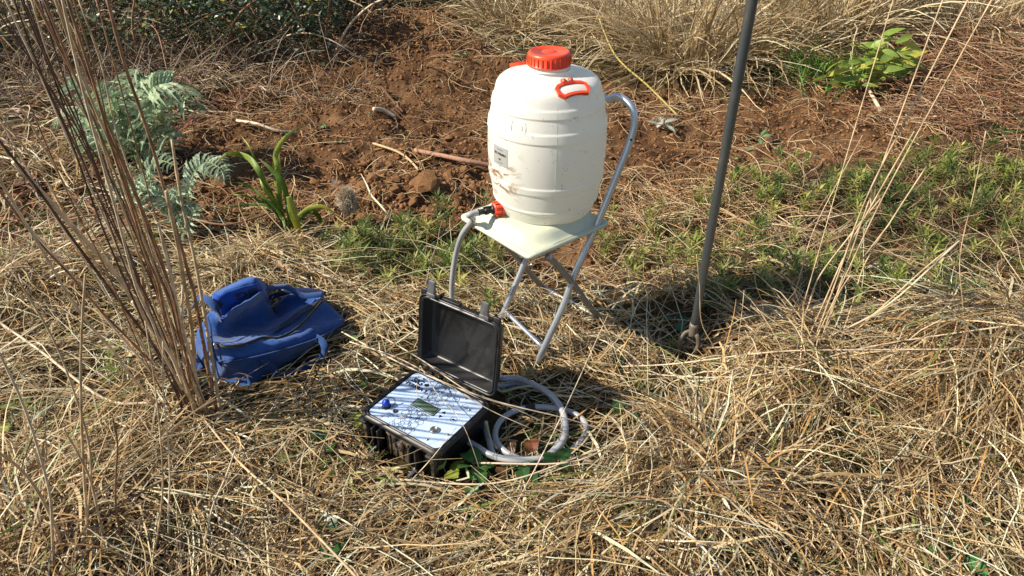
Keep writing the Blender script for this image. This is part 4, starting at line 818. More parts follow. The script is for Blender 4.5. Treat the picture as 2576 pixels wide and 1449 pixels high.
strap('side_strap', bagpts([(790,1150,.03),(800,1210,.015),(805,1265,.008)]), .010, .002, (0, -.6, .8), M_strap, BG)

# ------------------------------------------------------------------ digging fork
f0 = P(1743, 836, .10); FK = empty('digging_fork', (f0.x, f0.y, 0), 'worn steel shafted fork standing upright in the grass right of the chair', 'garden fork')
ftop = Vector((.555, 1.775, 1.16)); fd = (ftop-f0)
tube('shaft', [f0, f0+fd*.3, f0+fd*.6, ftop, f0+fd*1.15], .0132, M_fork, FK, n=16, scale=(.90, 1.05))
tube('shaft_collar', [f0-fd*.012, f0+fd*.035], .0140, M_forkrust, FK, n=14)
for pts in ([(1744,832,.105),(1724,838,.098),(1712,856,.078),(1709,880,.03),(1710,900,-.02)], [(1744,832,.105),(1754,846,.095),(1757,866,.065),(1750,890,.025),(1745,912,-.02)]):
    V, Fc, UV = sweep(cr([P(*q) for q in pts], 5), [(-.0065, -.0035), (-.0065, .0035), (.0065, .0035), (.0065, -.0035)], up=(0, -1, 0)); mesh('tine', V, Fc, M_forkrust, FK)

# ------------------------------------------------------------------ tall dead stalks
SB = G(545, 1085); SK_ = empty('dead_stalk_clump', SB, 'clump of tall dead brown stalks rising in front of the blue bag', 'dead plant')
stm = [leafmat('stalk_tan', (.46, .33, .19), .6, 0, .45, 25), leafmat('stalk_dark', (.085, .048, .036), .5, 0, .7, 30), leafmat('stalk_brown', (.25, .135, .072), .6, 0, .6, 25), leafmat('stalk_pale', (.58, .46, .31), .6, 0, .35, 25)]
def stalk(b, t, yb, yt, r, m, name='stalk', par=SK_, nodes=True, zb=0):
    p0 = G(*b, -.01) if zb == 0 else Q(b[0], b[1], yb); p1 = Q(t[0], t[1], yt); pts = []
    L = (p1-p0).length; n = max(5, int(L/.14)); wv = Vector((rnd.gauss(0, .012), rnd.gauss(0, .012), 0))
    for k in range(n+1):
        s = k/n; pts.append(p0.lerp(p1, s)+wv*math.sin(math.pi*s)*2+Vector((rnd.gauss(0, .0022), rnd.gauss(0, .0022), 0)))
    path = cr(pts, 6); V, Fc, UV = sweep(path, circ(r, 7), scale=[(1.1-.45*i/len(path))*(1.28 if nodes and i % 18 == 9 else 1) for i in range(len(path))])
    return mesh(name, V, Fc, m, par, uv=UV)
tops = [-420, -330, -260, -200, -150, -110, -70, -40, -15, 5, 15, 30, 45, 60, 70, 85, 95, 112, 125, 140, 155, 168, 185, 200, 225, 0, 50, 90, 130, 170]
for k, tx in enumerate(tops):
    f = (tx+330)/560; bx = 420+f*105+rnd.uniform(-45, 28); by = 1050+rnd.uniform(-90, 45)-(1-f)*30
    stalk((bx, by), (tx+rnd.uniform(-8, 8), rnd.uniform(-30, 0)), 0, rnd.uniform(.95, 1.8), rnd.uniform(.0017, .0034), stm[rnd.choice([0, 1, 2, 2, 1, 0, 2, 3])])
stalk((548, 1060), (262, -10), 0, 1.55, .005, stm[2]); stalk((440, 900), (36, 405), 0, 1.35, .0075, stm[3]); stalk((560, 1080), (430, 350), 0, 1.75, .005, stm[0]); stalk((520, 1040), (400, 560), 0, 1.45, .005, stm[3]); stalk((500, 1030), (420, 480), 0, 1.5, .006, stm[0])
stalk((470, 980), (-20, 330), 0, 1.3, .004, stm[1]); stalk((490, 1000), (395, 620), 0, 1.5, .0055, stm[0]); stalk((530, 1060), (455, 720), 0, 1.5, .0042, stm[3]); stalk((510, 1070), (350, 700), 0, 1.45, .006, stm[2]); stalk((500, 1060), (330, 760), 0, 1.4, .006, stm[3])
# separate thin stems in the foreground
def stem(b, t, yt, r, m, lab, zb=0, yb=1.2):
    p0 = G(*b); e = empty('dry_grass_stem', p0, lab, 'grass stem'); stalk(b, t, yb, yt, r, m, 'stem', e, nodes=True); return e
stem((222, 1430), (211, 690), 1.10, .0032, stm[0], 'upright thin dry stem at the lower left, broken off level with the bag')
stem((196, 1400), (36, 690), 1.16, .0026, stm[0], 'leaning thin dry stem left of the upright broken one')
stem((420, 1390), (412, 860), 1.2, .002, stm[3], 'thin pale stem standing in front of the foot of the dead stalks')
stem((385, 1400), (367, 810), 1.15, .002, stm[0], 'thin pale stem just left of the foot of the dead stalks')
stem((300, 1420), (283, 1050), 1.08, .0026, stm[2], 'short bent dry stem between two tufts at the lower left')
stem((160, 1430), (-10, 1130), 1.0, .004, stm[0], 'thick dry stem slanting up to the left edge near the bottom')
stem((130, 1440), (-20, 860), 1.0, .003, stm[3], 'pale dry stem slanting up to the left edge above the thick one')
stem((270, 1430), (160, 1078), 1.05, .003, stm[0], 'dry stem with kinked top in the lower left')
stem((500, 1430), (590, 1130), 1.15, .0025, stm[3], 'slanting dry stem right of the foot of the dead stalks')
def lying(pts, r, m, lab, cat='dry stem', name='fallen_reed', mm=None, grp=None):
    o = tube(name, pts, r, m, n=7, sm=6); return tag(o, lab, cat, grp)
lying([G(510, 1070, .05), P(600, 1160, .16), P(700, 1250, .20), P(800, 1350, .24), P(900, 1455, .27)], .0026, stm[0], 'bare stem leaning across the bottom of the picture below the case')
lying([G(-10, 830, .06), G(120, 930, .08), G(280, 1048, .07), G(400, 1060, .07)], .004, stm[3], 'pale thick stem lying in the straw left of the stalks')
lying([G(760, 680, .03), G(850, 715, .03), G(980, 790, .03), G(1060, 850, .02)], .005, stm[3], 'long pale reed lying from the bag towards the case lid')
lying([G(700, 655, .04), G(800, 700, .04), G(900, 740, .03), G(1060, 740, .04)], .006, stm[3], 'thick pale reed lying behind the bag')
lying([G(560, 600, .03), G(700, 680, .04), G(760, 720, .03)], .009, stm[3], 'broad pale reed lying left of the sword leaved plant')
lying([G(770, 650, .03), G(830, 700, .03), G(900, 790, .02)], .007, stm[0], 'tan reed lying right behind the bag handle')
lying([G(10, 625, .05), G(180, 610, .10), G(400, 597, .13), P(560, 565, .12), P(700, 530, .11), P(800, 522, .115), P(850, 520, .12)], .0042, stm[2], 'long thin brown stalk lying across, ending in the fluffy seed head', 'dry stem')
lying([G(1045, 392, .03), G(1110, 405, .03), G(1170, 418, .03), G(1240, 432, .03)], .012, leafmat('twig_pink', (.34, .19, .12), .8, 0, .3), 'thick brown stick lying on the soil left of the jug', 'stick', 'fallen_stick')
lying([G(598, 312, .02), G(650, 325, .03), G(700, 338, .02), G(750, 342, .02)], .008, stm[3], 'bleached thin stick on the soil above the sword leaved plant', 'stick', 'fallen_stick')
lying([G(940, 283, .02), G(965, 290, .03), G(995, 298, .01)], .013, stm[3], 'short bleached bark strip in the middle of the soil', 'stick', 'fallen_stick')
lying([G(2130, 210, .1), G(2165, 240, .08), G(2215, 290, .02)], .010, stm[3], 'grey hollow stalk on the soil below the broad leaved plant', 'stick', 'fallen_stick')
lying([G(960, 230, .03), G(985, 260, .03), G(1015, 290, .02)], .008, leafmat('twig_dark', (.13, .06, .03), .8, 0, .3), 'dark thin twig on the soil near the top', 'stick', 'fallen_stick')
lying([G(940, 370, .02), G(960, 385, .04), G(1000, 395, .03), G(1030, 415, .03), G(1060, 440, .01)], .006, leafmat('root_pale', (.5, .36, .19), .8, 0, .2), 'thick pale root curling over the soil left of the jug', 'root', 'loose_root')
lying([P(1330, 350, .1)+Vector((.6, 1.6, 0)), G(1500, 160, .3), G(1545, 200, .15), G(1625, 255, .1), G(1700, 300, .03)], .006, leafmat('bramble_runner', (.35, .28, .08), .7, 0, .3), 'green tan runner arching over the soil behind the jug', 'bramble shoot', 'bramble_shoot')
# straws over the case
for k, (pts, r, lab) in enumerate([
 ([P(860, 835, .20), P(990, 905, .19), P(1100, 955, .175), P(1250, 1010, .17), P(1450, 1060, .12), P(1620, 1120, .05)], .0022, 'longest pale straw lying across the hinge of the case'),
 ([P(880, 860, .18), P(1000, 900, .185), P(1120, 965, .165), P(1230, 1030, .15), P(1340, 1080, .10)], .0018, 'straw crossing the hinge and falling over the hose coil'),
 ([P(950, 840, .2), P(1060, 905, .185), P(1180, 985, .16), P(1300, 1030, .13), P(1440, 1100, .07)], .0018, 'upper thin straw over the case hinge'),
 ([P(1057, 920, .165), P(1048, 985, .14), P(1066, 1000, .13)], .0011, 'short broken straw standing at the back left panel corner'),
 ([P(1057, 920, .165), P(1100, 990, .16), P(1160, 1060, .15), P(1200, 1160, .06), P(1205, 1190, .02)], .0011, 'fine straw bent over the display and down the front corner'),
 ([P(1010, 1235, .02), P(1080, 1160, .10), P(1120, 1110, .145), P(1148, 1075, .155)], .0013, 'straw leaning against the front corner of the case'),
 ([P(930, 1075, .05), P(990, 1055, .11), P(1030, 1042, .13)], .0014, 'straw touching the handle side of the case'),
 ([P(1200, 1440, .02), P(1330, 1210, .10), P(1430, 1010, .2), P(1530, 790, .3)], .0018, 'long pale straw rising over the hose coil'),
 ([G(1000, 1240, .05), P(1250, 1215, .06), P(1480, 1140, .08), P(1730, 1050, .05)], .0026, 'long straw lying below the hose coil'),
 ([G(1190, 1185, .03), G(1450, 1200, .06), G(1600, 1110, .06), G(1800, 1010, .05)], .0024, 'long straw lying right of the hose coil')]):
    tag(tube('straw', pts, r, stm[3], n=6, sm=6, scale=(1.1, .6)), lab, 'straw')

# tall stems right
def tallstem(b, t, yt, r, lab, m=None, grp=None):
    p0 = G(*b); e = empty('tall_grass_stem', p0, lab, 'grass stem', grp); p1 = Q(t[0], t[1], yt); c = p0.lerp(p1, .5)+Vector((rnd.gauss(-.03, .02), 0, -.02)); V, Fc, UV = sweep(cr([p0, p0.lerp(c, .5), c, c.lerp(p1, .5)+Vector((.0, 0, .01)), p1], 8), circ(r, 6), scale=None); mesh('stem', V, Fc, m or stm[0], e); return e
for b, t, yt, r, lab in [((2040,880),(2440,-10),1.9,.0026,'tallest golden stem fanning right of the fork'), ((2050,900),(2375,-10),2.0,.0022,'tall thin stem second from the right of the fan'), ((2020,880),(2300,330),2.0,.0024,'tall stem in the middle of the fan right of the fork'), ((2000,860),(2215,500),2.0,.0024,'short steep stem at the left of the fan'),
    ((2060,880),(2240,560),1.95,.0022,'short steep stem beside the leftmost of the fan'), ((2080,900),(2420,600),1.9,.0028,'thick straw leaning far right from the fan'), ((2030,900),(2500,-10),1.85,.0020,'thin stem reaching the top edge near the right'), ((2110,870),(2330,420),2.1,.0022,'golden stem behind the middle of the fan'),
    ((1800,980),(1745,1180),1.0,.0001,'x'), ((2000,840),(2250,-10),2.4,.0018,'very thin stem reaching up past the broad leaved plant'), ((1980,800),(2170,340),2.4,.0016,'thin stem behind the left of the fan'), ((1420,-5),(1500,160),4.6,.0001,'x')]:
    if lab != 'x': tallstem(b, t, yt, r, lab)
tallstem((1830,940),(1752,640),1.75,.0014,'thin straight straw rising in front of the fork shaft'); tallstem((1870,960),(1872,730),1.8,.0012,'short upright straw just right of the fork'); tallstem((2500,640),(2570,340),2.2,.0018,'thin stem at the right edge in the green weeds'); tallstem((2430,900),(2480,330),1.9,.0016,'thin whitish stem near the right edge')
tag(tube('straw', [G(1560,960,.06), P(1700,915,.12), P(1950,885,.2), P(2200,880,.22), P(2576,878,.22)], .0022, stm[3], n=6), 'long pale straw lying level across the tussocks right of the fork', 'straw')
tag(tube('straw', [G(1560,955,.03), P(1800,950,.1), P(1950,935,.15), P(2200,870,.2), P(2600,810,.3)], .002, stm[3], n=6), 'long pale straw rising to the right edge over the tussocks', 'straw')
tag(tube('straw', [P(2060,860,.14), P(2230,770,.25), P(2412,607,.42)], .003, stm[3], n=6), 'stout cut straw jutting out of the fan of stems', 'straw')

# ------------------------------------------------------------------ leaves: generic shapes
def colmesh(name, V, Fc, col, m=None, parent=None, thick=0, sm=True):
    o = mesh(name, V, Fc, m or M_green, parent, sm=sm, colr=np.asarray(col) if np.ndim(col) > 1 else np.tile(col, (len(V), 1)))
    if thick: md = o.modifiers.new('thick', 'SOLIDIFY'); md.thickness = thick; md.offset = 0
    return o
def swordleaf(name, pts, wd, c0, c1, c2, par, fold=.35):
    path = cr(pts, 8); V = []; C = []; Fc = []; n = len(path)
    for i, p in enumerate(path):
        t = (path[min(i+1, n-1)]-path[max(i-1, 0)]).normalized(); s = t.cross(Vector((.15, -1, .25))).normalized(); nn = s.cross(t); k = i/(n-1); w_ = wd*(min(1, .55+k*1.6) if k < .3 else max(.03, (1-((k-.3)/.7)**2.6)))*.5
        for a, b in ((-1, 0), (0, -fold), (1, 0)): V.append(p+s*a*w_+nn*b*w_); C.append([x*(1-k)+y*k for x, y in zip(c0, c1)] if k < .75 else [y+(z-y)*(k-.75)*4 for y, z in zip(c1, c2)])
    for i in range(n-1):
        for a in (0, 1): b = i*3+a; Fc.append((b, b+1, b+4, b+3))
    return colmesh(name, V, Fc, np.array(C), parent=par, thick=.0012)
IB = G(742, 600); IR = empty('sword_leaved_plant', IB, 'sword leaved green plant with yellowing tips at the edge of the soil', 'plant'); iy = IB.y
def iq(cx, cy, dy=0): return Q(447.2+cx*.3086, 255.6+cy*.3086, iy+dy)
gn, lg, ye, br = (.13, .24, .035), (.42, .52, .11), (.50, .42, .03), (.42, .27, .12)
for pts, wd, a, b, c in [
 ([(880,1000),(700,640),(600,480),(500,430),(400,430),(320,490)], .042, gn, lg, br), ([(870,1000),(690,660),(600,400),(510,270)], .016, gn, lg, lg), ([(840,900),(815,560),(800,430),(870,300),(1000,200)], .038, lg, lg, lg), ([(920,1040),(870,700),(770,560),(660,465)], .038, gn, gn, br),
 ([(900,980),(760,860),(560,840),(320,890)], .022, gn, gn, lg), ([(860,930),(700,780),(560,680),(410,655)], .020, gn, gn, gn), ([(860,940),(640,800),(520,765),(400,765)], .020, gn, lg, gn), ([(955,1040),(930,900),(900,780),(912,770)], .05, gn, gn, gn), ([(905,775),(940,900),(970,1000),(995,1100)], .062, lg, ye, br),
 ([(960,1000),(1050,900),(1110,900),(1170,980),(1250,1220)], .040, gn, gn, gn), ([(980,930),(1080,865),(1200,860),(1300,930)], .030, lg, ye, ye), ([(930,1060),(905,830),(850,700),(840,580)], .014, lg, br, br), ([(840,960),(820,800),(790,600),(770,485)], .026, gn, lg, ye), ([(900,1050),(820,850),(700,700),(660,560)], .030, gn, lg, lg), ([(960,1050),(930,860),(940,710)], .02, gn, gn, gn), ([(900,1060),(800,900),(650,760)], .026, gn, gn, lg), ([(880,1050),(840,850),(830,600),(825,340)], .028, gn, lg, lg)]:
    swordleaf('leaf', [iq(x, y, rnd.uniform(-.06, .06) if b != ye else -.10) for x, y in pts], wd*.55, a, b, c, IR)
# silvery jagged leaves
def jagged(name, pts, wd, par, col=(.52, .64, .40)):
    path = cr(pts, 10); n = len(path); V = []; Fc = []; C = []
    def add(vs, fs, c): k = len(V); V.extend(vs); Fc.extend([tuple(i+k for i in f) for f in fs]); C.extend([c]*len(vs))
    rib = sweep(path, circ(.0045, 5), scale=[1.3-i/n for i in range(n)]); add(rib[0], rib[1], (.35, .42, .18))
    for i in range(3, n-1, 2):
        k = i/(n-1); t = (path[i+1]-path[i-1]).normalized(); up = Vector((0, -.45, .9)); s = t.cross(up).normalized(); nn = s.cross(t).normalized(); w_ = wd*math.sin(math.pi*min(.96, .12+k*.86))**.6
        for sg in (-1, 1):
            d = (s*sg*.85+t*.5+nn*rnd.uniform(-.1, .35)).normalized(); e = d.cross(nn).normalized(); base = path[i]; L = w_*rnd.uniform(.8, 1.15); b = L*.125; q_ = rnd.uniform(.5, 1.3); c = [x*q_ for x in col]
            # a lobe with three teeth a side, drooping at the end
            prof_ = [(0, .5), (.22, 1.0), (.20, .62), (.45, 1.15), (.42, .6), (.68, .95), (.66, .42), (1, 0)]; up_v = []; 
            L *= 1.15; mid = [base+d*L*q+nn*(.12*L*math.sin(3*q))-Vector((0, 0, .30*L*q*q)) for q, _ in prof_]
            vs = []; 
            for m0, (q, h) in zip(mid, prof_): vs += [m0-nn*.004, m0+e*b*h+nn*.04*L*h, m0-e*b*h+nn*.04*L*h]
            fs = []
            for j in range(len(prof_)-1): a = 3*j; fs += [(a, a+3, a+4, a+1), (a, a+2, a+5, a+3)]
            add(vs, fs, c)
    return colmesh(name, V, Fc, np.array(C), parent=par, sm=False, m=M_silver)
M_silver = leafmat('silvery_leaf', tint=True, rough=.6, trans=.25, var=.35, vs=45)
CB = G(390, 400); CP = empty('silvery_thistle_plant', CB, 'large silvery green plant with jagged arching leaves left of the dug soil', 'plant'); cy_ = CB.y
def cq(a, b, dy=0): return Q(a*.5, b*.5, cy_+dy)
for pts, wd in [([(860,690),(800,560),(750,480),(800,430),(880,430),(985,500)], .13), ([(870,670),(790,580),(850,520),(930,510),(1000,590)], .12), ([(760,800),(660,640),(690,590),(780,620),(880,760)], .14), ([(760,800),(700,560),(660,430),(640,360)], .13), ([(720,820),(560,560),(430,450),(320,430)], .13), ([(700,820),(520,640),(400,580),(290,600)], .13),
    ([(720,820),(600,620),(560,500),(500,440)], .12), ([(740,820),(600,720),(480,640),(360,640)], .12), ([(760,820),(720,640),(720,480),(800,400)], .12), ([(720,800),(640,700),(620,620),(560,600)], .12), ([(740,830),(680,740),(720,660),(840,700),(870,840)], .13), ([(700,820),(620,560),(700,420),(760,380)], .11), ([(700,820),(560,760),(470,720),(400,760)], .11),
    ([(760,820),(660,660),(600,540),(600,460)], .12), ([(760,790),(740,600),(790,500),(830,470)], .10), ([(650,830),(540,700),(480,560),(430,520)], .11)]:
    jagged('leaf', [cq(x, y, rnd.uniform(-.28, .1)) for x, y in pts], wd*.9, CP)
for a, b, c, d in ((860, 700, 800, 560), (760, 830, 700, 600), (720, 830, 640, 640)): tube('leaf_stalk', [G(a*.5, b*.5+20, -.02), cq(c, d)], .014, leafmat('pale_stalk', (.40, .46, .20), .5, 0, .15), CP, n=7, scale=(1.2, .6))
DB = G(478, 596); DP = empty('silvery_thistle_plant', DB, 'smaller silvery jagged plant in front, left of the sword leaved plant', 'plant'); dy_ = DB.y
def dq(a, b, dy=0): return Q(a*.5, b*.5, dy_+dy)
for pts, wd in [([(950,1190),(930,1080),(950,960),(975,870),(1040,820),(1110,850),(1138,905)], .085), ([(945,1190),(900,1080),(890,1000),(900,940)], .08), ([(950,1190),(960,1090),(990,1020)], .07), ([(930,1100),(850,1010),(760,950),(660,930),(560,930)], .08), ([(920,1140),(860,1020),(740,980),(640,900),(600,800)], .08), ([(770,930),(740,860),(800,810),(880,830)], .075), ([(940,1180),(900,1120),(940,1060),(1000,1100)], .07), ([(930,1190),(950,1120),(930,1050)], .07), ([(760,960),(700,960),(620,960),(545,930)], .07)]:
    jagged('leaf', [dq(x, y, rnd.uniform(-.10, .04)) for x, y in pts], wd*.85, DP, (.52, .64, .44))
tube('leaf_stalk', [DB+Vector((0, 0, -.02)), dq(940, 1050), dq(975, 900)], .006, bpy.data.materials['pale_stalk'], DP, n=6)
# broad leaved pale green plant
WB = G(2190, 235); WP = empty('broad_leaved_plant', WB, 'low plant with pale yellow green pointed leaves at the far right of the soil', 'plant')
def ovate(L, w_, c, serr=0, n=7, cup=.25, droop=.3):
    V = []; Fc = []
    for i in range(n+1):
        t = i/n; h = math.sin(math.pi*t**.75)**.9*w_/2*(1+(serr*(-1)**i)); z = -droop*L*t*t
        V += [Vector((t*L, h, z+cup*abs(h))), Vector((t*L, 0, z)), Vector((t*L, -h, z+cup*abs(h)))]
    for i in range(n): a = 3*i; Fc += [(a, a+1, a+4, a+3), (a+1, a+2, a+5, a+4)]
    return V, Fc
def placeleaf(V, p, az, el, roll=0): M = Matrix.Translation(p) @ Matrix.Rotation(az, 4, 'Z') @ Matrix.Rotation(-el, 4, 'Y') @ Matrix.Rotation(roll, 4, 'X'); return [M @ v for v in V]
for k in range(170):
    a, b = rnd.uniform(2080, 2285), rnd.uniform(92, 232)
    if b < 190-(a-2080)*.9 or b > 235-(a-2200)*.6: continue
    p = Q(a, b, WB.y+rnd.uniform(-.25, .25)); p.z = max(p.z, g1(p.x, p.y)+.03); L = rnd.uniform(.09, .15); V, Fc = ovate(L, L*.34, None); V = placeleaf(V, p, rnd.uniform(-.9, .5)+(math.pi if rnd.random() < .3 else 0), rnd.uniform(-.2, .8), rnd.uniform(.2, 1.0)); q = rnd.uniform(.75, 1.15)
    colmesh('leaf', V, Fc, np.array((.27*q, .38*q, .07)) if rnd.random() < .8 else np.array((.48, .46, .08)), parent=WP)
for k in range(12): a = rnd.gauss(2190, 40); tube('stem', [G(a, 235, -.02), Q(a+rnd.gauss(0, 15), rnd.uniform(120, 190), WB.y)], .004, bpy.data.materials['pale_stalk'], WP, n=5)
# bright grass tuft beside it
GT = np.array([[.10, .24, .03], [.16, .30, .05], [.08, .18, .03]])
for a, b, n, lab in ((2050, 205, 150, 'bright green grass tuft left of the broad leaved plant'), (2110, 225, 60, 'bright green grass tuft at the foot of the broad leaved plant'), (2300, 60, 500, 'patch of green grass beyond the broad leaved plant')):
    c = G(a, b); x = c.x+rng.normal(0, .12, n); y = c.y+rng.normal(0, .1, n); p = strands(x, y, gz(x, y), rng.uniform(0, 6.28, n), rng.uniform(.9, 1.5, n), rng.uniform(.1, .28, n), rng.uniform(.2, 1.2, n), rng.normal(0, .3, n), 5)
    tag(ribbons('green_grass_tuft', p, rng.uniform(.004, .008, n), pal(n, GT), M_green), lab, 'grass tuft')

# seed head
HB = P(872, 505, .13); SH = empty('fluffy_seed_head', HB, 'fluffy dried seed head at the end of the long stalk beside the soil clods', 'seed head')
n = 2600; th = rng.uniform(0, 6.283, n); ph = np.arccos(rng.uniform(-1, 1, n)); d = np.stack([np.sin(ph)*np.cos(th), np.sin(ph)*np.sin(th), np.cos(ph)], 1); st_ = np.array(HB)+d*np.array([.02, .018, .036])
p = strands(st_[:, 0], st_[:, 1], st_[:, 2], np.arctan2(d[:, 1], d[:, 0])+rng.normal(0, .5, n), np.arcsin(d[:, 2])+rng.normal(0, .4, n), rng.uniform(.014, .036, n), rng.uniform(-.5, 1.5, n), rng.normal(0, 1, n), 4, floor=False)
ribbons('fluff', p, np.full(n, .0016), pal(n, np.array([[.62, .50, .36], [.52, .38, .24], [.78, .68, .52]])), M_straw, SH)
mesh('seed_base', *lathe([(0, -.03), (.014, -.02), (.018, 0), (.012, .025), (0, .034)], 12, M=Matrix.Translation(HB)), leafmat('seed_brown', (.25, .16, .09), .8, 0), SH)
for a, b, s in ((844, 466, .02), (880, 478, .012)):
    q = P(a, b, .13); n = 90; th = rng.uniform(0, 6.283, n); p = strands(np.full(n, q.x), np.full(n, q.y), np.full(n, q.z), th, rng.uniform(-.3, 1.2, n), rng.uniform(s, s*2, n), rng.normal(0, .4, n), rng.normal(0, .2, n), 3, floor=False); ribbons('fluff_tuft', p, np.full(n, .0009), pal(n, np.array([[.6, .5, .38]])), M_straw, SH)
for a, b in ((905, 560), (900, 535), (886, 548)):
    V, Fc = ovate(.03, .008, None); colmesh('bract', placeleaf(V, P(a-14, b-12, .08), rnd.uniform(-1, 1), -.8), Fc, np.array((.6, .55, .42)), parent=SH)

# ------------------------------------------------------------------ bramble leaves and dead leaves near the front
def leafthing(name, a, b, L, lab, c, cat, n=1, wr=.8, serr=.10, el=(.1, .8), grp=None, vein=True, h=.03, stemc=None):
    p0 = G(a, b); e = empty(name, p0, lab, cat, grp)
    for k in range(n):
        q = rnd.uniform(.8, 1.2); V, Fc = ovate(L*rnd.uniform(.8, 1.1), L*wr, None, serr=serr, n=12, cup=rnd.uniform(.1, .4), droop=rnd.uniform(.1, .5)); az = k*6.283/n+rnd.uniform(-.5, .5)-1.2; p = p0+Vector((math.cos(az)*L*.15*(n > 1), math.sin(az)*L*.15*(n > 1), h*rnd.uniform(.6, 1.5)))
        V2 = placeleaf(V, p, az, rnd.uniform(*el), rnd.uniform(-.4, .4)); C = np.tile(np.array(c)*q, (len(V2), 1)); C[1::3] *= 1.35
        colmesh('leaf', V2, Fc, C, parent=e, m=M_gloss, sm=False)
        tube('leaf_stem', [p0, (p0+p)/2+Vector((0, 0, .01)), p], .0012, stm[2], e, n=5, sm=3)
    return e
M_gloss = leafmat('bramble_leaf', tint=True, rough=.35, trans=.2, var=.35, vs=70)
dg, mg, ygn, brn = (.030, .085, .022), (.06, .15, .03), (.26, .30, .05), (.12, .062, .030)
for a, b, L, lab, c, n in [(1195,1195,.055,'dark green wrinkled bramble leaves in front of the case right corner',mg,5),(1190,1240,.05,'bright green bramble leaf below the case',(.08,.2,.05),2),(1125,1210,.055,'yellow green bramble leaves at the front corner of the case',ygn,3),(1310,1195,.05,'dark bramble leaves below the hose coil',dg,3),(1400,1185,.045,'dark bramble leaves right below the hose coil',dg,3),
    (1568,960,.07,'folded dark bramble leaf right of the hose coil by the chair foot',dg,2),(1570,1065,.055,'pair of dark bramble leaves in the straw right of the hose coil',dg,2),(820,1150,.07,'dark green bramble leaf left of the case',dg,2),(720,1165,.055,'pale green ivy shaped leaf left of the case',(.20,.28,.09),1),(835,1200,.05,'small dark leaves in the shade left below the case',mg,3),
    (2400,1420,.07,'bright bramble leaves in the bottom right corner',(.05,.16,.05),3),(2500,1425,.05,'pale edged bramble leaf in the bottom right corner',(.2,.25,.12),1),(2430,1310,.05,'small dark bramble leaf above the bottom right corner',dg,2),(720,1330,.06,'dull green leaf below left of the case near the bottom edge',dg,1),(850,1380,.07,'dark bramble leaf at the bottom edge behind the leaning stem',dg,2),
    (920,1000,.03,'tiny green leaf left of the case lid',mg,2),(900,880,.03,'tiny green leaf between bag and case lid',mg,2),(60,1050,.055,'pale green drooping leaves at the left edge',(.22,.28,.09),4),(10,1130,.05,'yellow green leaves at the left edge near the bottom',ygn,3),(1330,1205,.04,'small rounded dark leaf under the hose',dg,2),(1640,1010,.03,'tiny dark leaf in the straw right of the coil',dg,1),
    (1780,790,.06,'dark glossy bramble leaves at the foot of the fork',(.03,.09,.03),3),(1700,830,.05,'dark glossy leaves left of the fork tines',dg,3),(2540,350,.08,'green bramble leaf at the right edge above the weeds',mg,3),(900,1080,.045,'yellow green leaf touching the left corner of the case',ygn,2)]:
    leafthing('bramble_leaf', a, b, L, lab, c, 'leaf', n)
for a, b, lab in [(830,1240,'pale yellow green weed shoot below the left corner of the case'),(890,1235,'pale weed shoot with hanging leaves below the case handle'),(980,1250,'small pale weed shoot below the case'),(985,1230,'tiny pale weed shoot right under the case handle')]:
    leafthing('pale_weed', a, b, .035, lab, (.32, .36, .14), 'weed', 5, wr=.28, serr=0, el=(-.9, .9), h=.05)
for a, b, L, lab in [(905,1150,.07,'curled brown dead leaf at the left corner of the case'),(790,1340,.10,'large dark brown dead bramble leaf near the bottom edge'),(930,1215,.06,'brown dead leaf below the case handle'),(1335,1120,.05,'russet dead leaf inside the hose coil'),(1280,1125,.045,'dull brown dead leaf inside the hose coil'),(1250,1190,.035,'small russet dead leaf below the coil'),(30,470,.09,'reddish dead leaves at the left edge')]:
    leafthing('dead_leaf', a, b, L, lab, brn if L != .05 else (.15, .055, .025), 'dead leaf', 1 if a != 30 else 6, el=(0, .4), h=.02)
# withered pale leaves on the soil
for a, b, lab in ((1665,325,'crumpled silvery withered leaf on the soil right of the chair back'),(1910,360,'small withered green shoot on the soil right of the fork'),(1160,150,'small green leaf on the soil near the top')):
    leafthing('withered_leaf', a, b, .09 if a < 1900 else .07, lab, (.42, .44, .36) if a > 1600 and a < 1800 else (.16, .25, .12), 'withered leaf', 6 if a > 1600 else 2, wr=.35, serr=.2, el=(-.1, .5))
for k in range(26):
    a, b = rnd.uniform(650, 2300), rnd.uniform(180, 420)
    if pdist(*[np.array([v]) for v in P(a, b)[:2]], SOIL)[0] < .1: continue
    leafthing('soil_seedling', a, b, .04, 'tiny green seedling leaf on the bare soil %s' % ('above the sword leaved plant' if a < 900 else 'left of the jug' if a < 1350 else 'between jug and fork shaft' if a < 1800 else 'right of the fork shaft'), (.16, .26, .10), 'seedling', 1, wr=.5, serr=0, grp='tiny seedlings on the bare soil', h=.015)
cb = G(868, 612); V, Fc = rock(5, 1); tag(mesh('plastic_scrap', V*np.array([.035, .03, .018])+np.array(cb)+[0, 0, .015], Fc, mat('crumpled_clear_film', (.5, .58, .62), .15, var=.3, coat=.5), sm=False), 'crumpled scrap of clear plastic film at the edge of the soil rubble', 'plastic scrap')
for a, b, r in ((60, 625, .12), (490, 690, .05), (690, 1085, .05), (360, 600, .05)):
    c = G(a, b); n = 900; x = c.x+rng.normal(0, r*.5, n); y = c.y+rng.normal(0, r*.4, n); p = strands(x, y, gz(x, y)+.01, rng.uniform(0, 6.28, n), rng.uniform(.2, 1.4, n), rng.uniform(.01, .025, n), rng.uniform(0, 1, n), rng.normal(0, .5, n), 3)
    tag(ribbons('moss_patch', p, np.full(n, .003), pal(n, np.array([[.36, .42, .05], [.24, .32, .04], [.45, .47, .1]])), M_green), 'yellow green moss in the straw at %s' % {60: 'the left edge', 490: 'the back left of the bag', 690: 'the right of the stalk foot', 360: 'the foot of the silvery plant'}[a], 'moss', kind='stuff')

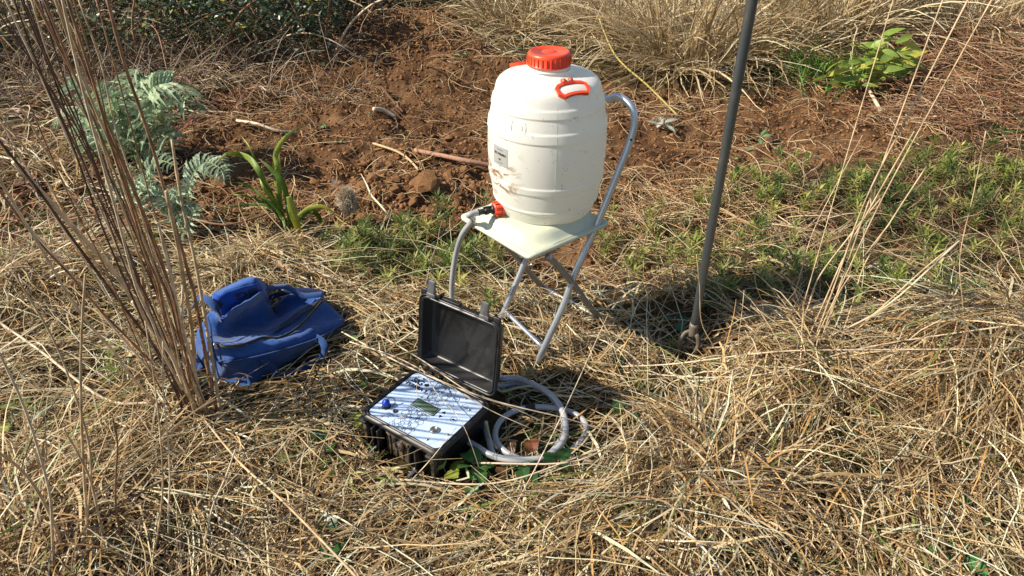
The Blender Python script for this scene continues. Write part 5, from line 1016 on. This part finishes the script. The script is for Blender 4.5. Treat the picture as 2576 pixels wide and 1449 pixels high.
# ------------------------------------------------------------------ bramble thicket top left
def thicket(cx0, cx1, yb, yt, hmax, n, lab, leafn, seed, base=None):
    r = random.Random(seed); c = P((cx0+cx1)/2, 200); c.y = yb; c.z = 0; c.x = (cx0+cx1)/2; e = empty('bramble_bush', c, lab, 'bramble bush')
    for k in range(n):
        x0 = r.uniform(cx0, cx1); y0 = r.uniform(yb, yt); L = r.uniform(.6, 1.5); a = r.uniform(0, 6.28); el = r.uniform(.7, 1.4); pts = [Vector((x0, y0, g1(x0, y0)-.02))]
        for s in range(6): d = Vector((math.cos(a)*math.cos(el), math.sin(a)*math.cos(el), math.sin(el))); pts.append(pts[-1]+d*L/6); el -= r.uniform(.1, .45); a += r.gauss(0, .2)
        tube('cane', pts, r.uniform(.003, .008), stm[r.choice([1, 2, 2, 0, 3])], e, n=5, sm=3, scale=(1.2, .5))
    m_ = leafn; x = rng.uniform(cx0, cx1, m_); y = rng.uniform(yb, yt, m_); hh = hmax*(.45+.55*fbm(x*1.6, y*1.6, seed)); edge_ = smooth(0, .5, y-yb+.3*fbm(x*3, y*3, seed+3)); z = g1(c.x, yb)+.04+hh*rng.uniform(0, 1, m_)**.7*(.25+.75*edge_)
    keep = fbm(x*2.2+z*3, y*2+z*4, seed+5) > .46; x, y, z = x[keep], y[keep], z[keep]; m_ = len(x); L = rng.uniform(.025, .055, m_); az = rng.uniform(0, 6.283, m_); el = rng.uniform(-.6, .9, m_)
    d = np.stack([np.cos(az)*np.cos(el), np.sin(az)*np.cos(el), np.sin(el)], 1); u = np.stack([-np.sin(az), np.cos(az), rng.normal(0, .5, m_)], 1); u /= np.linalg.norm(u, axis=1, keepdims=True); nn = np.cross(d, u); p0 = np.stack([x, y, z], 1); L = L[:, None]
    V = np.stack([p0, p0+d*L*.35+u*L*.38+nn*L*.1, p0+d*L+0*u, p0+d*L*.35-u*L*.38+nn*L*.1], 1).reshape(-1, 3); b = np.arange(m_)[:, None]*4; Fq = np.concatenate([b+[0, 1, 2, 2], b+[0, 2, 3, 3]])[:, :3]; 
    C = pal(m_, np.array([[.06, .10, .045], [.10, .15, .08], [.19, .24, .16], [.035, .06, .025], [.17, .16, .06], [.38, .36, .06]]), w=[.28, .26, .16, .18, .08, .04], j=.25)
    tag(colmesh('foliage', V, Fq.astype(int), np.repeat(C, 4, 0), M_gloss, e, sm=False), kind='stuff'); return e
thicket(-4.4, -2.5, 4.75, 7.2, .95, 120, 'bramble bush with grey green leaves at the top left behind the stalks', 14000, 201)
thicket(-2.6, -1.2, 4.9, 7.4, .9, 130, 'dense dark bramble bush at the top left behind the silvery plant', 14000, 202)
thicket(-1.5, -.3, 6.4, 8.4, .7, 80, 'dark low bramble bush at the top left beyond the soil heap', 6500, 203)
thicket(-6.8, -4.2, 5.6, 8, 1.0, 80, 'bramble bush in the top left corner', 7000, 204)
x, y = scatter(3000, -4.4, -.9, 4.2, 5.4, lambda x, y: 1-soilm(x, y)*.8); N = len(x); pp = strands(x, y, gz(x, y), rng.uniform(0, 6.28, N), rng.uniform(.0, 1.3, N), rng.uniform(.15, .5, N), rng.uniform(.2, 1.2, N), rng.normal(0, .5, N), 6)
tag(ribbons('bramble_litter', pp, rng.uniform(.003, .006, N), pal(N, np.array([[.36, .27, .18], [.24, .15, .09], [.46, .38, .28], [.15, .08, .05]])), M_root, tube3=True, sm=True), 'grey and brown dead twigs fringing the foot of the brambles', 'twigs', kind='stuff')
x, y = scatter(1500, -2.9, -1.6, 2.2, 4.6, lambda x, y: x*0+1); k_ = P(60, 450); N = len(x); pp = strands(x, y, gz(x, y)+.01, rng.uniform(0, 6.28, N), rng.uniform(0, .8, N), rng.uniform(.06, .2, N), rng.uniform(.2, 1.5, N), rng.normal(0, 1, N), 5)
tag(ribbons('red_brown_litter', pp, rng.uniform(.006, .016, N), pal(N, np.array([[.26, .10, .05], [.34, .17, .09], [.18, .08, .045]])), M_straw), 'red brown dead blades littering the ground behind the stalks at the left', 'leaf litter', kind='stuff')
